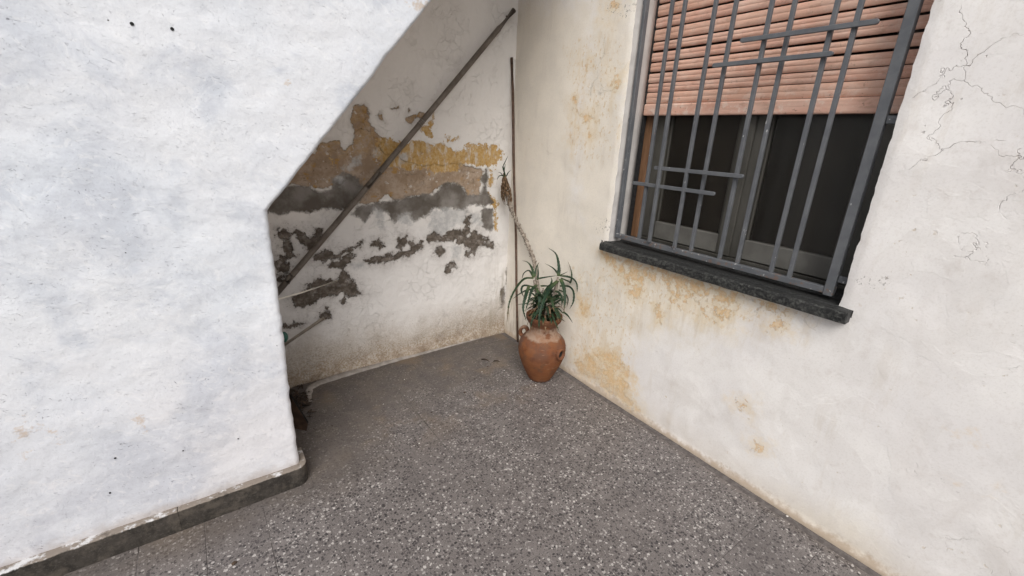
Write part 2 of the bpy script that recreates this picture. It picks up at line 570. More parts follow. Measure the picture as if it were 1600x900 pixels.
    # grey mould spots at the window's edge and dirt at the foot
    f_m = m.mul(m.step(m.add(m.attr("mould"), m.mul(n1, 0.1)), 0.0, 0.02), m.step(m.noise(75, 4, 0.7), 0.57, 0.61))
    c = m.mix(m.mul(f_m, 0.8), c, (0.20, 0.18, 0.16))
    foot = m.step(m.add(z, m.mul(n1, 0.09), m.mul(n2, 0.04)), 0.05, 0.008)
    c = m.mix(m.mul(foot, 0.85), c, (0.36, 0.26, 0.17))
    foot2 = m.mul(m.step(m.add(z, m.mul(n1, 0.2)), 0.2, 0.0), 0.4)
    c = m.mix(foot2, c, (0.52, 0.45, 0.37))
    damp = m.mul(m.step(y, -0.5, -0.02), m.step(z, 0.7, 0.1), m.step(m.noise(9, 5, 0.65, m.mapv(m.pos(), scale=(1, 2.2, 0.5))), 0.42, 0.66))
    c = m.mix(m.mul(damp, 0.6), c, (0.34, 0.27, 0.18))
    m.color(c)
    lumps = m.noise(5, 4, 0.5)
    steps = m.add(m.step(patch, 0.485, 0.50), m.step(patch, 0.60, 0.612))
    h = m.add(m.mul(lumps, 1.1), m.mul(m.noise(150, 4, 0.7), 0.10), m.mul(m.noise(18, 5, 0.55), 0.08), m.mul(f_o, -0.35), m.mul(sm, -0.35), m.mul(ck, -0.9),
              m.mul(m.noise(90, 4), 0.12), m.mul(scr, -0.3), m.mul(steps, 0.07))
    m.bump(h, 0.0042, 0.8)
    return m.m


# ---- terrazzo
def mat_terrazzo(name="terrazzo", dirt_shade_on=True):
    m = NT(name, 0.55, 0.4)
    p = m.pos()
    wob = m.vadd(p, m.vscale(m.noise(75, 3, 0.6, None, 0, True), 0.013))
    x, y, z = m.sep(p)
    mat = m.mix(m.step(m.noise(9, 5, 0.65), 0.35, 0.65), (0.110, 0.097, 0.093), (0.156, 0.139, 0.133))
    mat = m.mix(m.mul(m.step(m.noise(240, 3, 0.7), 0.45, 0.62), 0.55), mat, (0.25, 0.232, 0.225))
    mat = m.mix(m.mul(m.step(m.noise(170, 3, 0.7, m.vadd(p, (3, 3, 0))), 0.52, 0.66), 0.6), mat, (0.085, 0.075, 0.075))

    def chips(scale, off, lo, hi):
        v = m.vadd(wob, off)
        dist = m.vor(scale, v)
        r, g, b = m.sep(m.vor(scale, v, out="Color"))
        size = m.math('MULTIPLY_ADD', b, hi - lo, lo)
        inside = m.step(m.sub(dist, size), 0.05, -0.03)
        return inside, r, g
    c = mat
    rv = m.rnd()
    dens = m.mul(m.sub(m.noise(3.5, 4, 0.6, m.vadd(p, (1, 6, 0))), 0.5), 0.5)
    for sc, off, lo, hi, fl, fd in ((140, (0, 0, 0), .24, .48, .18, .32), (80, (5.3, 1.7, 0), .28, .54, .14, .32), (50, (2.1, 9.4, 0), .16, .38, .05, .14)):
        ins, r, g = chips(sc, off, lo, hi)
        light = m.mul(ins, m.step(m.add(r, dens), 1.0 - fl, 1.005 - fl))
        darkm = m.mul(ins, m.step(m.sub(r, dens), fd, fd - 0.005))
        c = m.mix(m.mul(light, 0.85), c, m.mix(g, (0.28, 0.26, 0.25), (0.56, 0.53, 0.505)))
        c = m.mix(m.mul(darkm, 0.92), c, m.mix(g, (0.012, 0.011, 0.013), (0.055, 0.048, 0.05)))
    c = m.mix(m.mul(m.step(rv, 0.0, 1.0, -0.2, 0.6), 0.30), c, (0.12, 0.104, 0.10))
    if dirt_shade_on:
        # film of grime, darkened also for recess shade, thickening towards the corner under the stairs
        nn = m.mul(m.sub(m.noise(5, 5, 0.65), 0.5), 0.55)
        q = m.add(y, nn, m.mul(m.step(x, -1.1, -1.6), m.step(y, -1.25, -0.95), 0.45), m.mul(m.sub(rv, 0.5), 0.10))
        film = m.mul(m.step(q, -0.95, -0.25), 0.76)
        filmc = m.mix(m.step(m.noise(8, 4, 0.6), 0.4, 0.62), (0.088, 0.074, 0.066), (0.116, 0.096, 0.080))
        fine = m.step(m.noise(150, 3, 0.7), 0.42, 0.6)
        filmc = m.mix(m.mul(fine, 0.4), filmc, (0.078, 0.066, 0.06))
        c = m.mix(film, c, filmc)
        br = m.step(m.noise(2.4, 4, 0.6, m.vadd(p, (0.35, 2.4, 0))), 0.50, 0.66)
        c = m.mix(m.mul(br, 0.5, m.step(y, -1.1, -0.6)), c, (0.19, 0.135, 0.085))
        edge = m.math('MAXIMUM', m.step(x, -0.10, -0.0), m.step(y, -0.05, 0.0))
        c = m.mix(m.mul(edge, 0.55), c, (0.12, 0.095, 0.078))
        st = m.step(m.noise(1.9, 5, 0.6, m.vadd(p, (7, 3, 0))), 0.50, 0.70)
        c = m.mix(m.mul(st, 0.35), c, (0.085, 0.075, 0.074))
        m.rough(m.math('MULTIPLY_ADD', film, 0.3, 0.5))
    m.color(c)
    m.bump(m.add(m.noise(60, 4), m.mul(m.noise(220, 2), 0.3)), 0.0012, 0.6)
    return m.m


def mat_plain(name, a, b, scale=30, rough=0.6, bump=0.0006, spec=0.4, metal=0.0, detail=4, stretch=(1, 1, 1)):
    m = NT(name, rough, spec)
    p = m.mapv(m.pos(), scale=stretch)
    n = m.noise(scale, detail, 0.62, p)
    m.color(m.mix(m.step(n, 0.35, 0.66), a, b))
    m.b.inputs["Metallic"].default_value = metal
    if bump: m.bump(m.add(n, m.mul(m.noise(scale * 4, 3, 0.6, p), 0.4)), bump, 0.8)
    return m.m


def mat_skirting():
    m = NT("dark_stone_skirting", 0.7, 0.35)
    x, y, z = m.sep(m.pos())
    n = m.noise(22, 6, 0.7)
    c = m.mix(m.step(n, 0.35, 0.66), (0.022, 0.019, 0.016), (0.050, 0.043, 0.037))
    c = m.mix(m.mul(m.step(m.noise(130, 3, 0.6), 0.55, 0.68), 0.4), c, (0.10, 0.092, 0.083))
    c = m.mix(m.mul(m.step(m.vor(120), 0.2, 0.1), 0.35), c, (0.02, 0.02, 0.02))
    worn = m.step(m.noise(9, 6, 0.7, m.vadd(m.pos(), (3, 3, 8))), 0.48, 0.64)
    c = m.mix(m.mul(worn, 0.55), c, (0.115, 0.098, 0.08))
    # paint splashes
    spl = m.mul(m.step(m.vor(9), 0.10, 0.07), m.step(m.noise(5, 2), 0.55, 0.6))
    c = m.mix(m.mul(spl, 0.6), c, (0.45, 0.43, 0.41))
    # mortar and whitewash left along the top arris
    top = m.step(m.add(z, m.mul(m.sub(m.noise(28, 5, 0.7), 0.5), 0.022)), 0.0885, 0.0935)
    c = m.mix(m.mul(top, 0.9), c, m.mix(m.step(m.noise(14, 5, 0.7, m.vadd(m.pos(), (2, 2, 2))), 0.52, 0.62), (0.24, 0.205, 0.175), (0.62, 0.62, 0.63)))
    m.color(c)
    m.bump(m.add(n, m.mul(m.noise(90, 4), 0.5)), 0.003, 0.8)
    return m.m


def mat_sill():
    m = NT("dark_lava_stone", 0.5, 0.22)
    x, y, z = m.sep(m.pos())
    n = m.noise(120, 4, 0.7)
    c = m.mix(m.step(n, 0.35, 0.68), (0.014, 0.0145, 0.015), (0.042, 0.043, 0.042))
    c = m.mix(m.mul(m.step(m.noise(300, 3, 0.6), 0.6, 0.7), 0.35), c, (0.085, 0.085, 0.082))
    front = m.step(x, -0.030, -0.042)
    c = m.mix(m.mul(front, 0.5, m.step(m.noise(60, 4, 0.7), 0.45, 0.65)), c, (0.115, 0.117, 0.108))
    dust = m.mul(m.step(m.noise(7, 4, 0.6), 0.45, 0.7), 0.25)
    c = m.mix(m.mul(dust, 0.5), c, (0.10, 0.098, 0.095))
    m.color(c)
    m.rough(m.math('MULTIPLY_ADD', front, 0.4, 0.5))
    m.bump(m.add(m.mul(n, m.math('MULTIPLY_ADD', front, 1.4, 0.1)), m.mul(m.noise(30, 4), 0.5)), 0.0035, 0.9)
    return m.m


def mat_shutter():
    m = NT("faded_pink_shutter", 0.62, 0.35)
    x, y, z = m.sep(m.pos())
    n = m.noise(9, 5, 0.65, m.mapv(m.pos(), scale=(1, 0.6, 2.5)))
    c = m.mix(m.step(n, 0.35, 0.65), (0.71, 0.405, 0.305), (0.77, 0.51, 0.405))
    c = m.mix(m.mul(m.step(m.rnd(), 0.0, 1.0), 0.45), c, (0.70, 0.43, 0.31))
    c = m.mix(m.mul(m.step(m.noise(14, 5, 0.7, m.mapv(m.pos(), scale=(1, 0.8, 2.2))), 0.53, 0.66), 0.45), c, (0.46, 0.265, 0.19))
    low = m.step(z, 1.76, 1.64)
    pale = m.step(m.noise(26, 5, 0.7), 0.5, 0.62)
    strk = m.step(m.noise(24, 6, 0.7, m.mapv(m.pos(), scale=(1, 0.12, 3.0))), 0.52, 0.64)
    c = m.mix(m.mul(strk, 0.40), c, (0.50, 0.29, 0.21))
    c = m.mix(m.mul(pale, m.math('MULTIPLY_ADD', low, 0.6, 0.25)), c, (0.80, 0.63, 0.54))
    dk = m.step(m.noise(45, 4, 0.7), 0.63, 0.68)
    c = m.mix(m.mul(dk, m.math('MULTIPLY_ADD', low, 0.5, 0.25)), c, (0.17, 0.09, 0.065))
    m.color(c)
    m.bump(m.add(n, m.mul(m.noise(80, 3), 0.3)), 0.0015, 0.8)
    return m.m


def mat_grille():
    m = NT("grey_painted_iron", 0.5, 0.35)
    n = m.noise(18, 4, 0.6)
    c = m.mix(m.step(n, 0.35, 0.65), (0.098, 0.104, 0.114), (0.125, 0.131, 0.140))
    r = m.mul(m.step(m.noise(26, 5, 0.7), 0.70, 0.73), 0.85)
    c = m.mix(r, c, (0.20, 0.105, 0.06))
    zz = m.sep(m.pos())[2]
    foot = m.mul(m.step(zz, 1.03, 1.0), m.step(m.noise(40, 4, 0.6), 0.56, 0.60))
    c = m.mix(m.mul(foot, 0.6), c, (0.17, 0.095, 0.06))
    w = m.step(m.add(m.noise(60, 2, 0.5, m.vadd(m.pos(), (3, 1, 4))), m.mul(m.step(zz, 1.03, 1.0), 0.05)), 0.725, 0.74)
    c = m.mix(m.mul(w, 0.7), c, (0.5, 0.5, 0.49))
    m.color(c)
    m.bump(m.add(n, m.mul(m.noise(140, 3), 0.5)), 0.0008, 0.7)
    return m.m


def mat_terracotta():
    m = NT("weathered_terracotta", 0.82, 0.25)
    x, y, z = m.sep(m.pos())
    n = m.noise(14, 6, 0.65)
    rings = m.noise(60, 3, 0.6, m.mapv(m.pos(), scale=(0.08, 0.08, 1.0)))
    c = m.mix(m.step(n, 0.33, 0.66), (0.125, 0.040, 0.015), (0.175, 0.064, 0.027))
    c = m.mix(m.mul(m.step(rings, 0.5, 0.64), 0.4), c, (0.20, 0.086, 0.043))
    # dusty lime bloom on the shoulder, cement smear round the neck
    bloom = m.mul(m.step(z, 0.15, 0.26), m.step(m.noise(9, 5, 0.65), 0.36, 0.62))
    c = m.mix(m.mul(bloom, 0.75), c, (0.105, 0.062, 0.046))
    cem = m.mul(m.step(m.add(z, m.mul(m.sub(m.noise(20, 4), .5), .03)), 0.300, 0.312), m.step(m.add(z, m.mul(m.sub(m.noise(24, 4), .5), .03)), 0.388, 0.376))
    cem = m.mul(cem, m.step(m.noise(11, 4, 0.6, m.vadd(m.pos(), (1, 1, 3))), 0.40, 0.50))
    c = m.mix(m.mul(cem, 0.85), c, (0.33, 0.24, 0.18))
    blot = m.step(m.noise(7, 6, 0.68, m.vadd(m.pos(), (2, 7, 3))), 0.44, 0.60)
    c = m.mix(m.mul(blot, 0.55), c, (0.215, 0.085, 0.032))
    soot = m.step(m.noise(10, 6, 0.7, m.vadd(m.pos(), (8, 7, 3))), 0.52, 0.66)
    c = m.mix(m.mul(soot, 0.6), c, (0.10, 0.052, 0.032))
    scuff = m.step(m.noise(24, 4, 0.6, m.mapv(m.pos(), scale=(0.6, 0.6, 3))), 0.64, 0.68)
    c = m.mix(m.mul(scuff, 0.5), c, (0.28, 0.165, 0.105))
    foot = m.step(m.add(z, m.mul(m.sub(m.noise(25, 4), .5), .05)), 0.035, 0.0)
    c = m.mix(m.mul(foot, 0.6), c, (0.16, 0.09, 0.06))
    m.color(c)
    m.bump(m.add(m.mul(rings, 1.0), m.mul(n, 0.6), m.mul(m.noise(120, 3), 0.2), m.mul(cem, 0.6)), 0.003, 0.8)
    return m.m


def mat_leaf():
    m = NT("aloe_leaf", 0.5, 0.25)
    c = m.mix(m.step(m.noise(22, 3), 0.35, 0.65), (0.008, 0.022, 0.012), (0.017, 0.040, 0.019))
    c = m.mix(m.mul(m.step(m.rnd(), 0.3, 1.0), 0.5), c, (0.034, 0.062, 0.024))
    tip = m.step(m.add(m.attr("tip"), m.mul(m.sub(m.noise(30, 3), 0.5), 0.25), m.mul(m.rnd(), 0.14)), 0.90, 1.03)
    c = m.mix(m.mul(tip, 0.8), c, (0.13, 0.075, 0.035))
    root = m.step(m.attr("tip"), 0.22, 0.0)
    c = m.mix(m.mul(root, 0.55), c, (0.12, 0.15, 0.06))
    m.color(c)
    m.bump(m.noise(50, 3), 0.001, 0.5)
    m.b.inputs["Subsurface Weight"].default_value = 0.0
    return m.m


MAT = dict(
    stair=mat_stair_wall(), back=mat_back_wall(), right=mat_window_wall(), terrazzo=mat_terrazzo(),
    skirting=mat_skirting(), sill=mat_sill(), shutter=mat_shutter(), grille=mat_grille(),
    terracotta=mat_terracotta(), leaf=mat_leaf(),
    joint=mat_plain("joint_mortar", (0.085, 0.075, 0.072), (0.14, 0.125, 0.12), 40, 0.9, 0.002),
    rail=mat_plain("grey_rail_paint", (0.125, 0.12, 0.108), (0.165, 0.16, 0.145), 9, 0.55, 0.0006),
    mortar=mat_plain("dusty_mortar", (0.24, 0.215, 0.195), (0.34, 0.31, 0.285), 22, 0.9, 0.003),
    reveal=mat_plain("grey_reveal_plaster", (0.44, 0.42, 0.405), (0.52, 0.50, 0.48), 8, 0.85, 0.002),
    soffit=mat_plain("soffit_plaster", (0.66, 0.63, 0.60), (0.74, 0.71, 0.68), 7, 0.9, 0.003),
    pipe=mat_plain("grey_brown_pipe", (0.120, 0.098, 0.080), (0.185, 0.158, 0.132), 16, 0.6, 0.0008),
    rod=mat_plain("rusty_rod", (0.075, 0.045, 0.032), (0.14, 0.085, 0.06), 40, 0.75, 0.0008),
    clamp=mat_plain("pale_clamp", (0.30, 0.27, 0.24), (0.42, 0.39, 0.35), 40, 0.5, 0.0005),
    cream_rod=mat_plain("cream_plastic", (0.74, 0.69, 0.61), (0.80, 0.76, 0.69), 20, 0.5, 0.0),
    pole=mat_plain("dusty_pole", (0.34, 0.30, 0.255), (0.42, 0.375, 0.32), 24, 0.7, 0.0005),
    green=mat_plain("green_plastic", (0.02, 0.10, 0.078), (0.03, 0.125, 0.095), 20, 0.45, 0.0),
    wood=mat_plain("brown_wood", (0.17, 0.085, 0.042), (0.26, 0.14, 0.075), 12, 0.65, 0.001, stretch=(4, 4, 0.4)),
    scrap=mat_plain("scrap_wood", (0.040, 0.021, 0.012), (0.078, 0.043, 0.025), 22, 0.8, 0.002),
    black=mat_plain("matte_black", (0.008, 0.008, 0.008), (0.02, 0.018, 0.016), 40, 0.8, 0.001),
    frame=mat_plain("old_grey_paint", (0.055, 0.052, 0.044), (0.085, 0.081, 0.070), 9, 0.55, 0.0006, stretch=(1, 1, 0.3)),
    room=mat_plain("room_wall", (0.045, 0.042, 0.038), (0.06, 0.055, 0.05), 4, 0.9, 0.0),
    soil=mat_plain("dry_soil", (0.035, 0.025, 0.018), (0.08, 0.058, 0.042), 60, 0.95, 0.004),
    dead=mat_plain("dry_leaf", (0.115, 0.068, 0.036), (0.26, 0.17, 0.10), 50, 0.85, 0.001),
    stem=mat_plain("scaly_stem", (0.13, 0.105, 0.082), (0.36, 0.315, 0.265), 85, 0.85, 0.004),
    litter=mat_plain("dark_litter", (0.022, 0.016, 0.012), (0.075, 0.05, 0.034), 60, 0.9, 0.001),
    flake=mat_plain("paint_flake", (0.62, 0.60, 0.57), (0.72, 0.70, 0.67), 60, 0.8, 0.0),
    dark_fill=mat_plain("matte_dark_fill", (0.012, 0.012, 0.013), (0.03, 0.03, 0.03), 60, 0.8, 0.0),
)


def mat_glass():
    m = NT("dusty_glass", 0.12, 0.5)
    t = m.t
    tr = t.nodes.new("ShaderNodeBsdfTransparent")
    tr.inputs[0].default_value = (0.80, 0.82, 0.80, 1)
    gl = t.nodes.new("ShaderNodeBsdfGlossy")
    gl.inputs["Roughness"].default_value = 0.34
    gl.inputs[0].default_value = (0.62, 0.60, 0.58, 1)
    df = t.nodes.new("ShaderNodeBsdfDiffuse")
    df.inputs[0].default_value = (0.36, 0.30, 0.24, 1)
    fr = t.nodes.new("ShaderNodeFresnel")
    fr.inputs[0].default_value = 1.45
    m1 = t.nodes.new("ShaderNodeMixShader")
    t.links.new(fr.outputs[0], m1.inputs[0])
    t.links.new(tr.outputs[0], m1.inputs[1])
    t.links.new(gl.outputs[0], m1.inputs[2])
    m2 = t.nodes.new("ShaderNodeMixShader")
    dust = m.math('MULTIPLY_ADD', m.step(m.noise(5, 5, 0.6, m.mapv(m.pos(), scale=(1, 1, 0.35))), 0.30, 0.8), 0.035, 0.022)
    m.put(m2.inputs[0], dust)
    t.links.new(m1.outputs[0], m2.inputs[1])
    t.links.new(df.outputs[0], m2.inputs[2])
    t.links.new(m2.outputs[0], m.out.inputs[0])
    return m.m


MAT['glass'] = mat_glass()

# ================================================================== LARGE STRUCTURE
STAIR_Y = -0.858            # front face of the stair wall
EDGE_X = -1.688             # its free end
EDGE_Z = 1.205              # where the end turns into the stair's slope
SLOPE = 0.85                # run over rise of the slope


def concat(*a):
    return np.unique(np.round(np.concatenate(a), 5))


# ---- floor sheet under the tiles, out to the horizon
floor_bm = bmesh.new()
bmesh.ops.create_grid(floor_bm, x_segments=1, y_segments=1, size=40)
for v in floor_bm.verts: v.co.z = -0.0022
floor = tag(obj("floor", floor_bm, MAT['joint']), kind="structure")

TILE = 0.2015


def tile_mesh(k):
    g = 0.0006 + 0.0003 * k
    bm = box_bm(-TILE / 2 + g, TILE / 2 - g, -TILE / 2 + g, TILE / 2 - g, -0.02, 0.0, 0.0006)
    for f in [f for f in bm.faces if f.calc_center_median().z < -0.018]: bm.faces.remove(f)
    me = bpy.data.meshes.new("tile")
    bmesh.ops.recalc_face_normals(bm, faces=bm.faces)
    bm.to_mesh(me)
    bm.free()
    me.materials.append(MAT['terrazzo'])
    return me


tile_variants = [tile_mesh(k) for k in range(3)]
rs = random.Random(3)
for ix in range(-9, 7):
    for iy in range(-12, 5):
        cx, cy = -1.255 + (ix + 0.5) * TILE, -0.730 + (iy + 0.5) * TILE
        if cx > 0.02 or cy > 0.06: continue
        if cx < EDGE_X - 0.15 and cy > STAIR_Y + 0.1: continue
        t = bpy.data.objects.new("tile", tile_variants[rs.randrange(3)])
        COL.objects.link(t)
        t.parent = floor
        t.location = (cx + rs.uniform(-.0006, .0006), cy + rs.uniform(-.0006, .0006), rs.uniform(-0.0011, 0.0006))
        t.rotation_euler = (rs.uniform(-.003, .003), rs.uniform(-.003, .003), rs.uniform(-.001, .001))

# ---- back wall (y = 0)
C1 = lambda l: [(400 + a / 3.75, b / 3.75) for a, b in l]
C2 = lambda l: [(400 + a / 3.75, 240 + b / 3.75) for a, b in l]
C3 = lambda l: [(400 + a / 3.462, 440 + b / 3.462) for a, b in l]


def wall_polys(lists, ax, val):
    out = []
    for l in lists:
        q = []
        for (a, b) in l:
            p = on(a, b, ax, val)
            q.append((p[0] if ax == 1 else p[1], p[2]))
        out.append(q)
    return out


TAN = [C2([(60, 60), (340, 0), (400, -60), (440, -82), (490, -72), (505, -20), (525, -12), (562, -60), (576, -110), (556, -160), (550, -195), (580, -282), (640, -288), (668, -240), (652, -190), (690, -140), (745, -80),
           (722, -40), (760, 0), (830, 20), (900, 60), (1000, 70), (1100, 70), (1200, 60), (1310, 90), (1352, 100), (1312, 150), (1312, 245),
           (1240, 248), (1215, 200), (1160, 170), (1090, 185), (1040, 235), (960, 245), (900, 250), (850, 275), (760, 250), (700, 285),
           (640, 300), (600, 290), (640, 215), (560, 190), (440, 195), (380, 205), (300, 195), (220, 180), (60, 190)]),
       C2([(715, -220), (735, -235), (745, -190), (758, -180), (735, -200)]), C2([(800, -272), (835, -275), (835, -255), (805, -258)]),
       C2([(890, -262), (900, -262), (905, -238), (893, -238)]), C2([(880, -215), (910, -222), (960, -232), (980, -215), (930, -205), (905, -165), (890, -190)])]
OCHRE = [C2([(720, -88), (800, -90), (870, -67), (950, -72), (1040, -54), (1090, -64), (1160, -24), (1215, 5), (1300, 20), (1180, 95), (1080, 115),
             (1000, 95), (940, 90), (880, 95), (830, 60), (770, 90), (700, 40), (690, -30)]),
         C2([(1160, -20), (1240, -35), (1330, -50), (1410, -40), (1440, 10), (1400, 60), (1300, 70), (1200, 50)]),
         C2([(1000, -165), (1040, -225), (1048, -170), (1035, -100), (1000, -105), (972, -135)]),
         C2([(1225, -50), (1275, -50), (1268, -30), (1235, -32)]), C2([(1310, -55), (1350, -65), (1365, -30), (1355, 5), (1320, -10)]),
         C2([(1110, -80), (1135, -90), (1145, -70), (1120, -66)]), C2([(1160, -85), (1180, -85), (1175, -70)]),
         C2([(1362, 110), (1400, 98), (1392, 160), (1368, 230), (1412, 300), (1412, 450), (1390, 440), (1392, 330), (1352, 235), (1362, 160)]),
         C2([(430, 30), (468, 30), (470, 75), (440, 80)]), C2([(1400, -20), (1430, -40), (1440, 30), (1410, 40)])]
GREY = [C2([(-40, 300), (110, 260), (170, 198), (220, 185), (330, 200), (380, 240), (440, 200), (448, 150), (500, 112), (600, 150), (642, 210),
            (600, 290), (540, 330), (440, 322), (330, 342), (240, 348), (150, 352), (-40, 345)]),
        C2([(590, 308), (700, 288), (760, 285), (850, 270), (900, 250), (960, 245), (1040, 238), (1090, 180), (1160, 170), (1215, 200),
            (1240, 245), (1312, 245), (1340, 180), (1318, 150), (1350, 90), (1362, 115), (1350, 200), (1390, 290), (1330, 312), (1240, 300),
            (1240, 332), (1130, 322), (1040, 332), (980, 372), (930, 392), (880, 350), (810, 405), (760, 340), (700, 322), (640, 392), (560, 355)]),
        C2([(1325, 330), (1390, 318), (1397, 430), (1372, 458), (1338, 420)]),
        C2([(1466, 700), (1490, 600), (1502, 650), (1512, 740), (1492, 850), (1470, 800)]), C2([(1430, 790), (1450, 780), (1455, 880), (1435, 900)])]
PALE = [C2([(838, 10), (880, -2), (892, 40), (850, 52)]), C2([(515, 90), (560, 40), (615, 10), (605, 50), (550, 95)]), C2([(690, -20), (715, -40), (722, 0), (700, 20)]),
        C2([(690, 325), (740, 328), (752, 445), (715, 420)]), C2([(835, 355), (912, 350), (912, 412), (845, 410)]),
        C2([(1030, 335), (1110, 320), (1232, 332), (1235, 400), (1170, 420), (1100, 480), (1015, 465)]),
        C2([(1250, 345), (1310, 340), (1325, 420), (1262, 410)]), C2([(470, 140), (510, 120), (520, 150), (490, 185)]),
        C2([(1150, 540), (1200, 550), (1190, 620), (1150, 600)]), C2([(560, 640), (640, 630), (640, 670), (570, 680)])]
DARK = [C2(l) for l in (
    [(130, 460), (172, 448), (192, 500), (208, 510), (200, 570), (222, 600), (192, 608), (172, 560), (148, 500)],
    [(218, 455), (262, 453), (310, 500), (340, 490), (350, 438), (382, 448), (382, 492), (342, 540), (330, 572), (308, 562), (270, 510)],
    [(118, 640), (152, 608), (188, 660), (182, 692), (128, 702)], [(136, 742), (160, 722), (165, 730), (142, 750)],
    [(328, 612), (370, 588), (402, 568), (432, 578), (452, 600), (502, 588), (492, 612), (430, 614), (400, 632), (350, 617)],
    [(508, 600), (550, 583), (572, 598), (532, 642), (512, 672), (428, 662), (448, 643), (500, 638)],
    [(520, 575), (560, 558), (562, 566), (525, 582)], [(590, 548), (612, 520), (614, 548)],
    [(638, 624), (700, 613), (740, 603), (830, 588), (900, 568), (940, 530), (972, 518), (962, 552), (900, 592), (830, 612), (750, 632), (690, 637)],
    [(678, 530), (720, 508), (742, 528), (732, 552), (700, 542)], [(828, 552), (840, 508), (884, 486), (872, 520), (846, 557)],
    [(900, 525), (925, 518), (930, 530), (905, 535)],
    [(998, 490), (1040, 463), (1090, 488), (1130, 458), (1192, 448), (1212, 478), (1230, 378), (1252, 363), (1252, 420), (1232, 500), (1190, 532),
     (1170, 502), (1130, 502), (1090, 512), (1008, 512)],
    [(1218, 520), (1240, 488), (1290, 458), (1332, 498), (1372, 508), (1388, 552), (1340, 522), (1300, 552), (1280, 592), (1258, 552), (1228, 542)],
    [(1048, 577), (1080, 548), (1102, 570), (1075, 597)], [(1230, 580), (1258, 575), (1250, 600), (1232, 598)],
    [(1116, 665), (1160, 638), (1182, 665), (1150, 672), (1140, 692), (1113, 692)], [(1375, 520), (1386, 520), (1388, 548), (1378, 545)],
    [(308, 770), (380, 738), (480, 748), (500, 700), (532, 698), (572, 760), (602, 820), (570, 832), (500, 802), (440, 832), (370, 842), (310, 892),
     (238, 892), (208, 860), (260, 820), (330, 800)], [(500, 865), (522, 850), (520, 878), (505, 880)])] + [
    C3([(340, 190), (382, 148), (402, 180), (380, 202)]), C3([(155, 240), (230, 225), (250, 222), (225, 238), (165, 250)])]

xs = concat(np.arange(-1.80, 0.03, 0.0095), np.array([-5.0, -4, -3, -2.4, -2.1, -1.95, 0.03]))
zs = concat(np.arange(0.0, 2.44, 0.0095), np.array([-0.02, 2.6, 2.9, 3.3, 3.8, 4.4]))
X, Z = np.meshgrid(xs, zs)
Yd = 0.010 * fbm(X * 3.2, Z * 3.2, 11, 3) + 0.0045 * fbm(X * 17, Z * 17, 12, 3)
Yd -= 0.020 * np.exp(-((Z) / 0.05) ** 2)          # the plaster swells into a fillet at the floor
P_tan, P_och, P_gry, P_pal, P_drk = [sdf_union(X, Z, wall_polys(l, 1, 0.0)) for l in (TAN, OCHRE, GREY, PALE, DARK)]
bare = np.clip(np.maximum.reduce([P_tan, P_gry, P_drk]) / 0.012, 0, 1)
Yd += 0.0022 * bare                                # lost coats leave a shallow hollow
me = grid_mesh("back_wall", X, Yd, Z)
for n_, a_ in (("tan", P_tan), ("ochre", P_och), ("grey", P_gry), ("pale", P_pal), ("dark", P_drk)): set_attr(me, n_, a_)
back_wall = tag(link_mesh("back_wall", me, MAT['back'], None, True),
                "damp back wall under the stairs with white paint peeling off ochre and grey cement", "wall")

# ---- window wall (x = 0)
WY0, WY1, WZ0, WZ1 = -2.137, -0.982, 0.945, 2.62      # opening
D8 = lambda l: [(860 + a / 3, 380 + b / 3) for a, b in l]
D5 = lambda l: [(740 + a / 3.75, b / 3.75) for a, b in l]
D7 = lambda l: [(1280 + a / 3.4625, 640 + b / 3.4625) for a, b in l]
W_OCHRE = [D8([(240, 40), (400, 88), (550, 136), (700, 186), (890, 240), (870, 290), (780, 262), (700, 245), (640, 235), (560, 200), (480, 175),
               (440, 150), (410, 205), (380, 150), (280, 115)]), D8([(900, 246), (1160, 325), (1150, 340), (980, 300)]),
           D8([(340, 130), (440, 160), (420, 260), (380, 240)]), D8([(560, 220), (620, 235), (600, 300), (570, 290)]), D8([(690, 265), (740, 280), (720, 330), (700, 320)]),
           D8([(115, 560), (200, 515), (300, 515), (365, 580), (372, 650), (365, 720), (420, 790), (300, 715), (200, 640), (130, 600)]),
           D8([(135, 262), (175, 300), (168, 355), (142, 335)]), D8([(770, 300), (850, 305), (845, 345), (790, 350)]),
           D8([(890, 745), (915, 745), (912, 768), (893, 768)]), D8([(1030, 372), (1105, 378), (1098, 398), (1040, 392)]),
           D8([(495, 290), (530, 300), (520, 360), (498, 340)]), D8([(600, 235), (625, 230), (622, 262), (604, 262)]),
           D5([(650, 380), (675, 378), (668, 415), (655, 410)]), D5([(812, 420), (842, 440), (858, 500), (830, 520), (815, 480)]),
           D5([(635, 670), (675, 672), (672, 705), (645, 705)]), D5([(560, 775), (585, 775), (580, 812), (560, 805)]),
           D5([(668, 770), (688, 770), (685, 805), (670, 800)]), D5([(592, 575), (608, 580), (610, 650), (598, 640)]),
           D5([(790, 0), (850, 0), (845, 45), (800, 50)]), D5([(760, 70), (780, 70), (778, 110), (765, 110)]),
           [(1180, 690), (1186, 690), (1186, 700), (1180, 700)]]
W_TINT = [
           D7([(670, 95), (700, 90), (735, 135), (700, 125)]), D7([(805, 85), (870, 70), (880, 120), (935, 170), (930, 225), (870, 210), (815, 140)]),
           D7([(640, 300), (700, 320), (720, 400), (680, 410)]), D7([(910, 410), (960, 405), (1005, 440), (960, 470), (920, 450)]),
           D8([(115, 480), (330, 480), (400, 620), (430, 790), (280, 720), (110, 600)]), D8([(110, 220), (200, 240), (190, 380), (120, 350)])]
